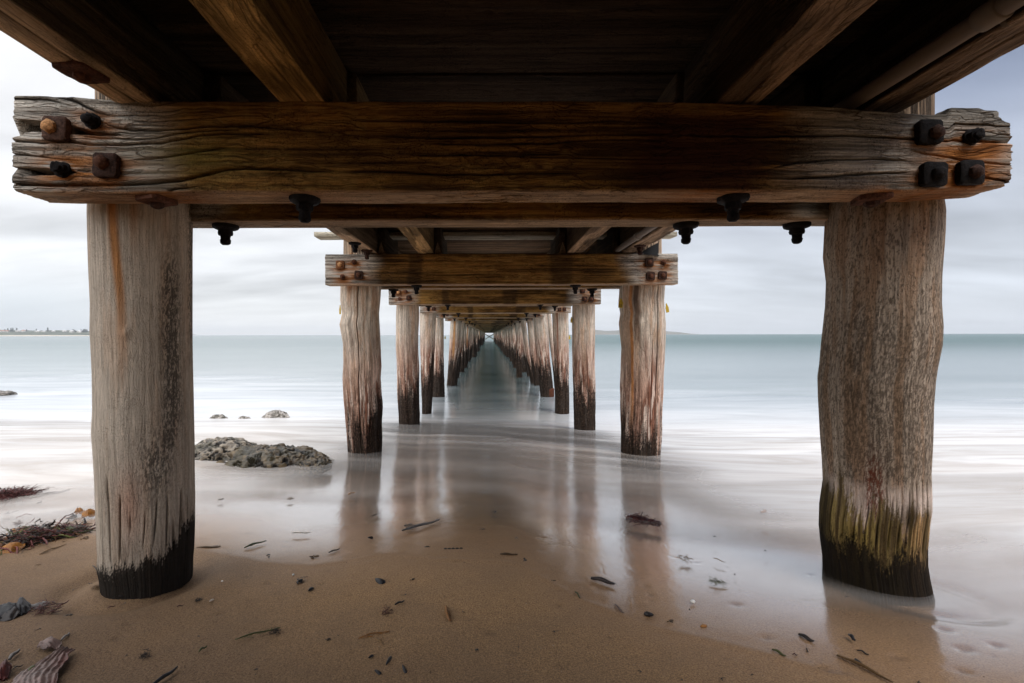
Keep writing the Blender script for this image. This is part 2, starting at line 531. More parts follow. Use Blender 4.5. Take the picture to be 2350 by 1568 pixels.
def build_beach():
    xs = np.concatenate([[-3600, -2000, -600, -200, -80, -40, -22, -14, -10, -8], np.arange(-6.5, 6.5, 0.016),
                         [8, 10, 14, 22, 40, 80, 200, 600, 2000, 3600]])
    ys = np.concatenate([[-400, -150, -60, -30, -18, -12, -8, -5, -3, -2, -1, -0.4, 0.1], np.arange(0.5, 5.2, 0.0125),
                         np.arange(5.2, 9.5, 0.04), [10, 11, 12, 14, 17, 22, 30, 50, 100, 300, 1000, 3600]])
    X, Y = np.meshgrid(xs, ys)
    Z = ground_z(X, Y)
    d = shore_d(X, Y)
    near = sstep(12, 6, np.abs(X)) * sstep(14, 9, Y)
    Z = Z + near * (0.020 * (fbm(X * 0.9, Y * 0.9, 0, 1, 3) - 0.5)
                    + 0.010 * (fbm(X * 4, Y * 6, 0, 2, 3) - 0.5) * sstep(0.3, -0.5, d)
                    + 0.0035 * (fbm(X * 17, Y * 22, 0, 3, 3) - 0.5) * sstep(0.5, -0.2, d))
    # lip left by the last swash
    Z = Z + near * 0.0035 * np.exp(-((d + 0.012) / 0.02) ** 2)
    pit_tone = np.zeros_like(Z)
    rng = np.random.RandomState(11)
    pits = [('R', 580, 1265, 20), ('R', 990, 1478, 26), ('R', 1450, 1388, 22), ('R', 1900, 1340, 28), ('R', 2115, 1315, 24), ('R', 1895, 1487, 22),
            ('R', 1770, 1210, 24), ('R', 380, 1045, 22), ('M', 1660, 1395, 14), ('M', 1475, 1445, 14), ('M', 1015, 1232, 22), ('M', 1060, 1095, 14),
            ('M', 1465, 1052, 16), ('M', 755, 983, 12), ('M', 140, 905, 12), ('M', 180, 952, 12), ('L', 1655, 855, 16), ('L', 1785, 897, 16),
            ('L', 1540, 695, 16), ('L', 1650, 560, 16), ('L', 870, 1165, 18), ('L', 790, 1255, 18), ('L', 1690, 1000, 14), ('L', 1465, 1095, 16)]
    spots = [(at_ground(*crop_px(k, a, b)), s * 0.001 * 0.55) for k, a, b, s in pits]
    for _ in range(150):
        p = np.array([rng.uniform(-2.6, 2.8), rng.uniform(0.9, 2.6), 0])
        spots.append((p, rng.uniform(0.003, 0.008)))
    for p, r in spots:
        ix = np.where(np.abs(xs - p[0]) < 0.08)[0]
        iy = np.where(np.abs(ys - p[1]) < 0.08)[0]
        if len(ix) == 0 or len(iy) == 0:
            continue
        sx = slice(ix[0], ix[-1] + 1)
        sy = slice(iy[0], iy[-1] + 1)
        q = np.exp(-(((X[sy, sx] - p[0]) / (r * 1.5)) ** 2 + ((Y[sy, sx] - p[1]) / (r * 1.2)) ** 2))
        Z[sy, sx] -= 0.6 * r * q
        pit_tone[sy, sx] = np.maximum(pit_tone[sy, sx], 0.45 * q)  # pits are coloured darker
    # sand heaped and scoured round the two nearest piles
    for (cx, cy, rr, amp) in ((-1.52, 1.97, 0.36, 0.018), (1.78, 1.92, 0.42, -0.035)):
        rr_ = np.hypot(X - cx, Y - cy)
        th = np.arctan2(Y - cy, X - cx)
        Z -= (0.022 if cx < 0 else 0.010) * np.exp(-((rr_ - 0.235) / 0.05) ** 2) * (0.6 + 0.8 * (fbm(np.cos(th) * 1.5, np.sin(th) * 1.5, 0, 50, 3)))
        Z += (0.012 if cx < 0 else 0.0) * np.exp(-((rr_ - 0.37) / 0.07) ** 2) * fbm(np.cos(th) * 1.5 + 4, np.sin(th) * 1.5, 0, 51, 3)
    wet = sstep(-0.5, 0.25, d + 0.3 * (fbm(X * 2, Y * 2, 0, 8, 3) - 0.5))
    film = sstep(-0.02, 0.9, d + 0.3 * (fbm(X * 1.7, Y * 2.5, 0, 9, 4) - 0.5)) * 0.92 + 0.08 * sstep(-0.01, 0.03, d)
    col = np.stack([wet, film, pit_tone], -1)
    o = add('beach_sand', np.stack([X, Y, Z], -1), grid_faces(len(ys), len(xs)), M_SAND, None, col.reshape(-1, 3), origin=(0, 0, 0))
    props(o, kind='structure')


def build_sea():
    def layer(xs, ys, frac, amul):
        X, Y = np.meshgrid(xs, ys)
        G = ground_z(X, Y)
        d = shore_d(X, Y)
        surge = (0.026 + 0.21 * sstep(0.5, 4.5, d)) * frac
        Z = np.maximum(G + surge * sstep(0.05, 0.5, d), 0.02 - 0.10 * (1 - frac))
        Z = Z + 0.03 * (fbm(X * 0.35, Y * 0.7, 0, 21, 3) - 0.5) * sstep(2.5, 6, d) * sstep(60, 25, Y)
        Z = np.where(d < 0.06, G - 0.02, Z)
        warp = 0.8 * (fbm(X * 0.35, Y * 0.25, 0, 30, 3) - 0.5)
        sw = fbm((d + warp) * 2.0, X * 0.25 + d * 0.2, 0, 31, 4)
        a = 0.16 * sstep(0.05, 0.7, d) + 0.40 * sstep(0.5, 1.9, d) + 0.18 * sstep(1.8, 4.2, d) + 0.26 * sstep(4.2, 7.8, d)
        a = a * (1 + 0.45 * (sw - 0.5) * sstep(8.5, 5, d))
        tongue = sstep(2.15, 1.35, np.abs(X - 0.12 + 0.5 * (fbm(Y * 0.6, 0 * Y, 0, 33, 3) - 0.5)) + 0.5 * (fbm(X * 0.9, Y * 0.9, 0, 34, 4) - 0.5)) * sstep(11.0, 5.5, Y)
        a = a * (1 - (0.86 - 0.5 * sstep(.52, .72, sw)) * tongue)      # more transparent between the pile rows
        # thin curved foam lines where one swash overran another
        for k, (off, wd, st) in enumerate(((1.15, 0.05, 0.16), (2.1, 0.08, 0.20), (3.3, 0.10, 0.18))):
            ph = d - off - 0.22 * (X + 1.2) * (0.6 + 0.2 * k) - 0.5 * (fbm(X * 0.7, 0 * X, 0, 40 + k, 3) - 0.5)
            a = a + st * np.where(ph > 0, np.exp(-(ph / (wd * 4)) ** 2), np.exp(-(ph / wd) ** 2)) * sstep(0.1, 0.6, d)
        far = sstep(6.0, 9.0, d)
        a = np.clip(a, 0, 1) * amul * (1 - far) + far * (1.0 if frac == 1 else 0.0)
        side = sstep(4, -14, X)                 # water painted paler on the left, for the brighter sky it mirrors
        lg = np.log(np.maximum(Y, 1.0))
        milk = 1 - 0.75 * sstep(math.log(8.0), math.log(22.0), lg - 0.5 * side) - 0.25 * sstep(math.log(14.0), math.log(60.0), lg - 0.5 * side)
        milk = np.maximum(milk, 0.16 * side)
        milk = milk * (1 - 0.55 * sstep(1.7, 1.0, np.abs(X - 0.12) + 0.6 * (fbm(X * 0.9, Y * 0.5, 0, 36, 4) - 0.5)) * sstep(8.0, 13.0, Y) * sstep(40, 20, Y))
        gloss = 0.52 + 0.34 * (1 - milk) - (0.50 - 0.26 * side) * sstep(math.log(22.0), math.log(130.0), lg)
        sandy = sstep(13.5, 5.5, Y)
        return np.stack([X, Y, Z], -1).reshape(-1, 3), np.stack([milk, gloss, sandy, a], -1).reshape(-1, 4), grid_faces(len(ys), len(xs))
    xn = np.concatenate([-np.geomspace(14, 3600, 34)[::-1], np.arange(-13.5, 13.6, 0.09), np.geomspace(14, 3600, 34)])
    yn = np.concatenate([np.arange(0.7, 15, 0.05), np.geomspace(15.1, 3600, 120)])
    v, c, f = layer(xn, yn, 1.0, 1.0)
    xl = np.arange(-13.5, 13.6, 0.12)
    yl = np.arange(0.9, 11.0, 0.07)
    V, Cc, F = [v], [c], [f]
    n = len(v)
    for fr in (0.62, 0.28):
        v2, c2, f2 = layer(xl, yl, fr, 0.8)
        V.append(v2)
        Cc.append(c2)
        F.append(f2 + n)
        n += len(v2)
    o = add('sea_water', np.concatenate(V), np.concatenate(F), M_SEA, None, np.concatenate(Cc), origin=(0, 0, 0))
    props(o, kind='structure')


build_beach()
build_sea()
# ------------------------------------------------------------------ the pier
def face_y(k):
    """front face of the crosshead of bent k (0 is the one in the foreground)"""
    return (1.631, 4.65, 7.70, 10.80)[k] if 0 <= k < 4 else (BENT0 + BAY * k + 0.02 if k > 0 else BENT0 + BAY * k)


DECK_Z = 3.075
BEAM_LO, BEAM_HI, BEAM_T = 2.462, 2.787, 0.147
pier = empty('pier', (0.1, 1.97, 0.9), 'long weathered timber pier on rows of log piles, seen from underneath on the beach', 'pier')


def c3_1(x, y):
    return (x * 0.36989 / 1.0894, y * 0.36989 / 1.0894)


def c3_2(x, y):
    return ((850 + x * 0.36989) / 1.0894, y * 0.36989 / 1.0894)


def c3_3(x, y):
    return ((1700 + x * 0.36989) / 1.0894, y * 0.36989 / 1.0894)


def streaks(a, b, seed, fa=1.2, fb=60.0):
    """long grain streaks, 0..1"""
    w = 0.012 * (fbm(a * 1.3, b * 4, 0, seed + 90, 3) - 0.5)
    return fbm(a * fa, (b + w) * fb, 0, seed, 4, 0.62)


def rounded_loop(w, h, nf, nb, nr, nt, r=0.01):
    """closed loop in (depth, height): front face top to bottom, underside, rear, top. depth 0 is the front."""
    def seg(p, q, n):
        t = (np.arange(n) + 0.5) / n
        return np.outer(1 - t, p) + np.outer(t, q)
    pts = np.concatenate([seg((0, h - r), (0, r), nf), seg((r * 0.3, r * 0.3), (r, 0), 2), seg((r, 0), (w - r, 0), nb), seg((w - r * 0.3, r * 0.3), (w, r), 2),
                          seg((w, r), (w, h - r), nr), seg((w - r * .3, h - r * .3), (w - r, h), 2), seg((w - r, h), (r, h), nt), seg((r * .3, h - r * .3), (0.0, h - r * .3), 2)])
    nx = np.zeros((len(pts), 2))
    i = 0
    for n, v in ((nf, (-1, 0)), (2, (-.7, -.7)), (nb, (0, -1)), (2, (.7, -.7)), (nr, (1, 0)), (2, (.7, .7)), (nt, (0, 1)), (2, (-.7, .7))):
        nx[i:i + n] = v
        i += n
    return pts, nx


def poly(conv, pts, Y=1.631):
    w = np.array([at_y(*conv(*p), Y) for p in pts])
    return w[:, 0], w[:, 2]


CRACKS = []
for conv, pts, wd, dp in (
    (c3_1, [(40, 675), (300, 680), (480, 710), (640, 770), (790, 800)], .0040, .022),
    (c3_1, [(800, 790), (900, 820), (1000, 830), (1200, 815), (1400, 800), (1600, 785), (1850, 780)], .0016, .006),
    (c3_1, [(640, 800), (720, 850), (780, 865), (900, 880), (1050, 885), (1350, 860), (1700, 850), (2000, 880), (2325, 900)], .0032, .015),
    (c3_1, [(40, 962), (250, 970), (450, 960), (600, 980), (850, 980), (1100, 965), (1350, 915), (1500, 905), (1800, 905), (1900, 910)], .0034, .016),
    (c3_1, [(480, 930), (660, 940), (900, 945), (1050, 935), (1250, 900), (1500, 880), (1700, 880)], .0022, .009),
    (c3_1, [(850, 1085), (1100, 1065), (1250, 1045), (1400, 1015), (1500, 1002), (1650, 1003)], .0028, .011),
    (c3_1, [(30, 1250), (400, 1250), (700, 1245), (1000, 1240), (1200, 1222), (1350, 1190), (1500, 1150), (1650, 1135), (1900, 1140), (2100, 1150), (2325, 1158)], .0044, .020),
    (c3_2, [(-40, 1155), (400, 1160), (700, 1180), (1000, 1178), (1300, 1165), (1700, 1170)], .0030, .012),
    (c3_1, [(1000, 1312), (1150, 1285), (1350, 1260), (1450, 1240)], .0022, .008),
    (c3_1, [(40, 1040), (200, 1055), (420, 1080), (560, 1090), (640, 1095)], .0020, .007),
    (c3_1, [(60, 720), (300, 720), (520, 760)], .0020, .008),
    (c3_1, [(450, 1150), (560, 1152), (650, 1140)], .0060, .03),
    (c3_1, [(1800, 1265), (1880, 1245), (1960, 1255), (2040, 1285)], .0026, .008),
    (c3_2, [(0, 815), (500, 815), (900, 815), (1200, 830), (1500, 835), (1900, 810), (2325, 830)], .0024, .009),
    (c3_2, [(200, 915), (700, 930), (1100, 930), (1500, 915), (1800, 905), (2325, 905)], .0030, .012),
    (c3_2, [(500, 970), (1000, 975), (1400, 968), (1700, 945), (2000, 938), (2325, 955)], .0026, .010),
    (c3_2, [(400, 1048), (900, 1050), (1300, 1060), (2325, 1080)], .0018, .006),
    (c3_2, [(960, 848), (1310, 852)], .0040, .010),
    (c3_3, [(0, 905), (400, 915), (800, 910), (1200, 895), (1600, 910), (1800, 930), (1950, 945), (2150, 945), (2300, 950)], .0038, .018),
    (c3_3, [(560, 1150), (800, 1100), (1050, 1080), (1300, 1075), (1500, 1085), (1600, 1100)], .0026, .010),
    (c3_3, [(650, 1215), (900, 1200), (1100, 1185), (1400, 1170), (1620, 1160)], .0030, .012),
    (c3_3, [(1500, 1000), (1700, 1045), (1900, 1080), (2240, 1115)], .0024, .010),
    (c3_3, [(1580, 795), (1850, 800), (2220, 808)], .0030, .012),
    (c3_3, [(1750, 850), (2000, 862), (2250, 880)], .0018, .008),
    (c3_3, [(1800, 1150), (2000, 1190), (2240, 1250)], .0032, .014),
    (c3_3, [(1600, 840), (1300, 835), (900, 830), (600, 825)], .0018, .006),
):
    cx, cz = poly(conv, pts)
    if cx[0] > cx[-1]:
        cx, cz = cx[::-1], cz[::-1]
    CRACKS.append((cx, cz, wd, dp))


def beam_colour(xx, dd, zz, x0, x1, z0, z1, seed, greyL=0.62, greyR=0.72, face=None):
    """grey bleached ends, brown sheltered middle with ochre, olive and dark stains"""
    s = streaks(xx, zz + dd * 0.6, seed)
    s2 = fbm(xx * 7, (zz + dd) * 160, 0, seed + 3, 3)
    big = fbm(xx * 1.8, zz * 5, dd * 5, seed + 7, 4)
    grey = lerp3((.17, .15, .125), (.82, .76, .67), np.clip((s - 0.28) * 2.0, 0, 1))
    grey = grey * (0.78 + 0.44 * s2)[..., None]
    brown = lerp3((.068, .035, .012), (.45, .235, .065), np.clip((s - 0.3) * 1.6 + (big - 0.5) * 1.3, 0, 1))
    ochre = sstep(0.50, 0.62, big) * sstep(0.35, 0.75, fbm(xx * 22, zz * 45, dd * 9, seed + 12, 4))
    brown = lerp3(brown, (.36, .215, .065), 0.7 * ochre)
    e = np.minimum((xx - x0) / greyL, (x1 - xx) / greyR)
    f = sstep(1.15, 0.72, e + 0.5 * (fbm(xx * 2.2, zz * 7, 0, seed + 20, 4) - 0.5))
    col = lerp3(brown, grey, f)
    return col, s, s2, big


def rust_at(col, xx, zz, x, z, r, a, stretch=2.2, drip=1.6, seed=0):
    dz = (zz - z)
    q = ((xx - x) / (r * stretch)) ** 2 + (dz / (r * np.where(dz < 0, drip, 0.9))) ** 2
    w = 1.35 * a * np.exp(-q * 1.1) * sstep(.28, .62, fbm(xx * 11, zz * 70, 0, 60 + seed, 4))
    w = np.clip(w, 0, 0.95)
    col = lerp3(col, (.40, .150, .035), w)
    return lerp3(col, (.10, .032, .014), np.clip(w - 0.62, 0, 1) * 1.8)


def front_beam():
    x0, x1 = -1.722, 1.885
    M = 1250
    loop, nrm = rounded_loop(BEAM_T, BEAM_HI - BEAM_LO, 150, 46, 10, 18, 0.008)
    N = len(loop)
    x = np.linspace(x0, x1, M)
    X = np.repeat(x[:, None], N, 1)
    D = np.repeat(loop[None, :, 0], M, 0)
    Zl = np.repeat(loop[None, :, 1], M, 0)
    Z = Zl + BEAM_LO
    front = np.repeat((nrm[:, 0] < -0.5)[None], M, 0)
    under = np.repeat((nrm[:, 1] < -0.5)[None], M, 0)
    col, s, s2, big = beam_colour(X, D, Z, x0, x1, BEAM_LO, BEAM_HI, 101, 0.60, 0.80)
    disp = 0.0024 * (s - 0.5) * 2 + 0.0012 * (s2 - 0.5) * 2 + 0.009 * (fbm(X * 1.5, Z * 3, D * 3, 103, 3) - 0.5)
    crack = np.zeros_like(X)
    cdark = np.zeros_like(X)
    for k, (cx, cz, wd, dp) in enumerate(CRACKS):
        t = np.interp(X, cx, cz) + 0.0022 * (fbm(X * 14, 0 * X, 0, 300 + k, 3) - 0.5) * 2
        inside = sstep(cx[0] - 0.002, cx[0] + 0.09, X) * sstep(cx[-1] + 0.002, cx[-1] - 0.09, X)
        if cx[0] < x0 + 0.06:
            inside = sstep(cx[-1] + 0.002, cx[-1] - 0.09, X)
        if cx[-1] > x1 - 0.06:
            inside = sstep(cx[0] - 0.002, cx[0] + 0.09, X)
        w = wd * (0.75 + 0.7 * fbm(X * 9, 0 * X, 0, 330 + k, 3)) * (0.4 + 0.6 * inside)
        q = np.exp(-((Z - t) / w) ** 2) * inside * front
        crack = np.maximum(crack, q * dp)
        cdark = np.maximum(cdark, q)
    # two deep splits open from the left end
    for (ya, yb, px_end, dep) in ((287, 310, 285, 0.085), (384, 403, 165, 0.10)):
        za, zb = at_y(20, ya, 1.631)[2], at_y(20, yb, 1.631)[2]
        xe = at_y(px_end, ya, 1.631)[0]
        mid = (za + zb) / 2 - 0.02 * sstep(x0, xe, X) * (1 if ya < 300 else 0.2)
        op = np.clip((xe - X) / (xe - x0), 0, 1) ** 0.7
        half = (za - zb) / 2 * op + 1e-4
        q = sstep(1.15, 0.7, np.abs(Z - mid) / half + 0.5 * (fbm(X * 12, Z * 40, 0, 350, 3) - 0.5)) * front * (op > 0)
        crack = np.maximum(crack, dep * q * np.clip(op * 2, 0, 1))
        cdark = np.maximum(cdark, 0.7 * q)
    col = col * (1 - 0.85 * np.clip(cdark, 0, 1))[..., None]          # cracks are darker
    col = col * (1 - 0.35 * sstep(0.9, 1.5, X))[..., None]      # right end painted darker, offsetting the stronger light on it
    # saw marks across the grain
    saw = np.sin(X * 260 + 8 * Z * (X + 1) + 2 * fbm(X * 3, Z * 3, 0, 107, 2)) * front
    smask = sstep(-1.35, -1.15, X) * sstep(-0.2, -0.7, X) + sstep(0.9, 1.1, X) * sstep(1.65, 1.4, X)
    col = col * (1 - 0.10 * smask * sstep(0.45, 0.9, saw) * sstep(0.4, 0.6, fbm(X * 5, Z * 9, 0, 108, 3)))[..., None]
    # olive algae, dark oily patch, ochre crust
    a = np.exp(-(((X + 1.0) / 0.28) ** 2 + ((Z - 2.59) / 0.07) ** 2)) * 0.75 * front
    col = lerp3(col, (.175, .145, .030), a * fbm(X * 6, Z * 12, 0, 110, 3) * 1.3)
    a = sstep(0.50, 0.66, X + 0.10 * fbm(X * 5, Z * 9, 0, 111, 4)) * sstep(1.14, 0.96, X + 0.12 * fbm(X * 7, Z * 12, 0, 112, 4)) * front * sstep(2.80, 2.72, Z)
    col = lerp3(col, (.045, .014, .009), 0.82 * a)
    # paler wood along the underside
    col = np.where(under[..., None], lerp3(col, (.56, .40, .27), 0.85 * np.clip(0.35 + s * 1.2, 0, 1)), col)
    rot = under * sstep(0.50, 0.66, fbm(X * 9, D * 60, 0, 113, 4)) * sstep(0.42, 0.55, fbm(X * 2.5, D * 3, 0, 114, 3)) * sstep(-0.4, 0.2, X) * sstep(1.4, 0.8, X)
    disp = disp - 0.010 * rot
    col = col * (1 - 0.6 * rot)[..., None]
    for (cf, px, py, r, a) in ((c3_1, 385, 890, .045, .55), (c3_1, 640, 850, .045, .85), (c3_1, 415, 1130, .05, .95), (c3_1, 640, 1100, .05, .5),
                               (c3_1, 725, 1130, .055, .7), (c3_3, 1690, 910, .045, .5), (c3_3, 1985, 970, .06, 1.1), (c3_3, 1900, 1110, .06, .9),
                               (c3_3, 1970, 1180, .055, .9), (c3_3, 1780, 1230, .05, .8), (c3_3, 1400, 1320, .05, .5)):
        p = at_y(*cf(px, py), 1.631)
        col = rust_at(col, X, Z, p[0], p[2], r, a, seed=int(px))
    u0 = at_y(*c3_1(1100, 1340), 1.66)
    for ux, aa in ((u0[0], 0.9), (at_y(*c3_1(2050, 1330), 1.66)[0], 0.4), (at_y(*c3_3(380, 1330), 1.66)[0], 0.35), (at_y(*c3_3(100, 1330), 1.66)[0], 0.7),
                   (at_y(*c3_3(1400, 1345), 1.66)[0], 0.5)):
        q = np.exp(-((X - ux) / 0.16) ** 2) * under * aa * (0.4 + fbm(X * 9, D * 50, 0, 115, 3))
        col = lerp3(col, (.33, .125, .03), np.clip(q, 0, 0.9))
    # broken ends: each lobe between the splits stops at its own length
    zL = [at_y(20, p, 1.631)[2] for p in (455, 440, 405, 402, 386, 383, 330, 320, 316, 308, 304, 288, 284, 230, 226, 213, 205)]
    eL = [.045, .000, .000, .075, .075, .000, .000, .004, .038, .045, .10, .055, .006, .012, .020, .004, .012]
    zR = [at_y(2325, p, 1.631)[2] for p in (470, 452, 446, 432, 428, 330, 326, 318, 314, 306, 290, 270, 262, 255, 245)]
    eR = [.03, .012, .006, .020, .000, .000, .012, .050, .006, .000, .006, .000, .012, .035, .05]
    recL = np.interp(Z, zL, eL) + 0.016 * fbm(Z * 130, D * 40, 0, 120, 3) + 0.01 * fbm(Z * 40, D * 12, 0, 121, 2)
    recR = np.interp(Z, zR, eR) + 0.016 * fbm(Z * 130, D * 40, 0, 122, 3) + 0.01 * fbm(Z * 40, D * 12, 0, 123, 2)
    Xo = X + recL * np.clip(1 - (X - x0) / 0.35, 0, 1) ** 1.5 - recR * np.clip(1 - (x1 - X) / 0.35, 0, 1) ** 1.5
    # the top edge: curls up to the left, worn down to the right with a broken slab left on the end
    upm = sstep(BEAM_LO + 0.12, BEAM_HI, Z)
    top = np.interp(X, [-1.722, -1.53, -1.33, -1.18, 0.3, 0.9, 1.25, 1.45, 1.60, 1.655, 1.675, 1.80, 1.83, 1.885],
                    [.028, .022, .006, .0, .0, -.012, -.020, -.040, -.052, -.050, -.026, -.026, -.034, -.036])
    bot = np.interp(X, [-1.72, -1.6, 1.6, 1.885], [.004, 0, 0, .016]) * sstep(BEAM_LO + 0.1, BEAM_LO, Z)
    Zo = Z + top * upm + bot + disp * nrm[None, :, 1] + 0.003 * (fbm(X * 6, D * 4, 0, 125, 3) - 0.5)
    Yo = 1.631 + D + (disp * nrm[None, :, 0]) + crack
    P = np.stack([Xo, Yo, Zo], -1)
    Q, f = sweep(P)
    o = add('crossbeam', Q, f, M_WOODX, pier, padcol(col).reshape(-1, 3))
    props(o, 'nearest crossbeam, split grey ends with rusty bolts and a dark brown middle')
    return o


def plain_beam(y0, x0, x1, seed, M, nf, lo=BEAM_LO, hi=BEAM_HI, cracks=4, name='crossbeam', stain=True):
    loop, nrm = rounded_loop(BEAM_T, hi - lo, nf, max(6, nf // 3), 5, 6, 0.008)
    N = len(loop)
    x = np.linspace(x0, x1, M)
    X = np.repeat(x[:, None], N, 1)
    D = np.repeat(loop[None, :, 0], M, 0)
    Z = np.repeat(loop[None, :, 1], M, 0) + lo
    front = np.repeat((nrm[:, 0] < -0.5)[None], M, 0)
    under = np.repeat((nrm[:, 1] < -0.5)[None], M, 0)
    col, s, s2, big = beam_colour(X, D, Z, x0, x1, lo, hi, seed, 0.50, 0.55)
    disp = 0.003 * (s - 0.5) * 2 + 0.010 * (fbm(X * 1.4, Z * 3, D * 3, seed + 1, 3) - 0.5)
    rng = np.random.RandomState(seed)
    crack = np.zeros_like(X)
    for k in range(cracks):
        zc = lo + (hi - lo) * rng.uniform(0.12, 0.9)
        left = rng.rand() < 0.6
        ln = rng.uniform(0.3, 1.0)
        if k % 3 == 2:
            c = rng.uniform(x0 + 0.8, x1 - 0.8)
            ins = sstep(ln * 0.6, ln * 0.2, np.abs(X - c))
        else:
            ins = sstep(ln, ln * 0.4, (X - x0) if left else (x1 - X))
        t = zc + 0.03 * (fbm(X * 1.2, 0 * X, 0, seed + 40 + k, 3) - 0.5)
        q = np.exp(-((Z - t) / 0.005) ** 2) * ins * front
        crack = np.maximum(crack, q)
    col = col * (1 - 0.85 * crack)[..., None]
    col = np.where(under[..., None], lerp3(col, (.54, .40, .28), 0.8 * np.clip(0.3 + s * 1.2, 0, 1)), col)
    if stain:
        for (bx, bz, kind) in BOLTS:
            xx = x0 + bx if bx > 0 else x1 + bx
            col = rust_at(col, X, Z, xx, lo + bz - 0.01, .05, 0.85, seed=int(bz * 1000) + seed)
        for xs_, w_ in ((rng.uniform(-1, -0.4), .12), (rng.uniform(0.2, 1.0), .18)):
            q = sstep(w_, w_ * 0.6, np.abs(X - xs_) + 0.05 * fbm(X * 6, Z * 8, 0, seed + 50, 3)) * front * 0.65
            col = lerp3(col, (.035, .020, .012), q)
    e = 0.012 * fbm(Z * 120, D * 40, 0, seed + 60, 3) + 0.015 * crack
    Xo = X + e * np.clip(1 - (X - x0) / 0.2, 0, 1) - e[:, ::-1] * np.clip(1 - (x1 - X) / 0.2, 0, 1)
    P = np.stack([Xo, y0 + D + disp * nrm[None, :, 0] + 0.014 * crack, Z + disp * nrm[None, :, 1]], -1)
    Q, f = sweep(P)
    return add(name, Q, f, M_WOODX, pier, padcol(col).reshape(-1, 3))


# -- bolts ----------------------------------------------------------------------
def shape_pts(kind, r, n=28):
    a = np.linspace(0, 2 * math.pi, n, endpoint=False)
    if kind == 'sq':
        k = (np.abs(np.cos(a)) ** 9 + np.abs(np.sin(a)) ** 9) ** (-1 / 9)
    elif kind == 'hex':
        t = (a + math.pi / 6) % (math.pi / 3) - math.pi / 6
        k = 0.92 / np.cos(t) * 0.94
    else:
        k = np.ones_like(a)
    return [(r * q * math.cos(b), r * q * math.sin(b)) for q, b in zip(k, a)]


FRONT_MTX = np.array([[1, 0, 0, 0], [0, 0, -1, 0], [0, 1, 0, 0], [0, 0, 0, 1.0]])      # local z -> world -y
DOWN_MTX = np.array([[1, 0, 0, 0], [0, -1, 0, 0], [0, 0, -1, 0], [0, 0, 0, 1.0]])       # local z -> world -z
DARK_RUST, RED_RUST, PALE_RUST, BLACK_IRON = (.050, .026, .019), (.105, .044, .026), (.52, .27, .12), (.012, .010, .010)


def bolt(owner, p, kind, mtx, seed, plate=0.046, c_plate=DARK_RUST, c_nut=RED_RUST, tilt=0.0, noff=(0, 0), label=None):
    """one bolt: washer plate, nut and thread end in one mesh"""
    s = Soup()
    T = np.array(Matrix.Translation(Vector(p))) @ mtx @ np.array(Matrix.Rotation(tilt, 4, 'Z'))
    N = T @ np.array(Matrix.Translation(Vector((noff[0], noff[1], 0))))
    if kind == 'plate':
        s.ring_solid([(-.012, shape_pts('sq', plate * .96)), (.008, shape_pts('sq', plate)), (.014, shape_pts('sq', plate * .985)), (.017, shape_pts('sq', plate * .90)),
                      (.018, shape_pts('sq', plate * .5))], c_plate, T, 0.0035, seed)
        s.ring_solid([(.014, shape_pts('hex', .025)), (.020, shape_pts('hex', .026)), (.030, shape_pts('hex', .024)), (.034, shape_pts('hex', .018)),
                      (.037, shape_pts('rd', .012)), (.039, shape_pts('rd', .006))], c_nut, N, 0.0035, seed + 1)
    elif kind == 'stub':
        s.ring_solid([(-.012, shape_pts('rd', .028)), (.003, shape_pts('rd', .028)), (.004, shape_pts('hex', .024)), (.020, shape_pts('hex', .024)), (.022, shape_pts('rd', .016)),
                      (.031, shape_pts('rd', .015)), (.034, shape_pts('rd', .010))], c_nut, T, 0.009, seed)
    else:
        s.ring_solid([(-.006, shape_pts('rd', .055)), (.006, shape_pts('rd', .056)), (.014, shape_pts('rd', .052)), (.020, shape_pts('rd', .040)),
                      (.022, shape_pts('hex', .031)), (.036, shape_pts('hex', .033)), (.046, shape_pts('hex', .030)), (.049, shape_pts('rd', .021)),
                      (.064, shape_pts('rd', .019)), (.068, shape_pts('rd', .022)), (.082, shape_pts('rd', .021)), (.090, shape_pts('rd', .013))], c_plate, T, 0.005, seed)
    o = s.build('bolt', M_RUST, owner, origin=p, sharp=38)
    if label:
        props(o, label)
    return o


BOLTS = ((.17, .195, 'plate'), (.30, .225, 'stub'), (.19, .085, 'stub'), (.345, .10, 'plate'),
         (-.31, .225, 'plate'), (-.15, .215, 'stub'), (-.29, .085, 'plate'), (-.16, .09, 'plate'))


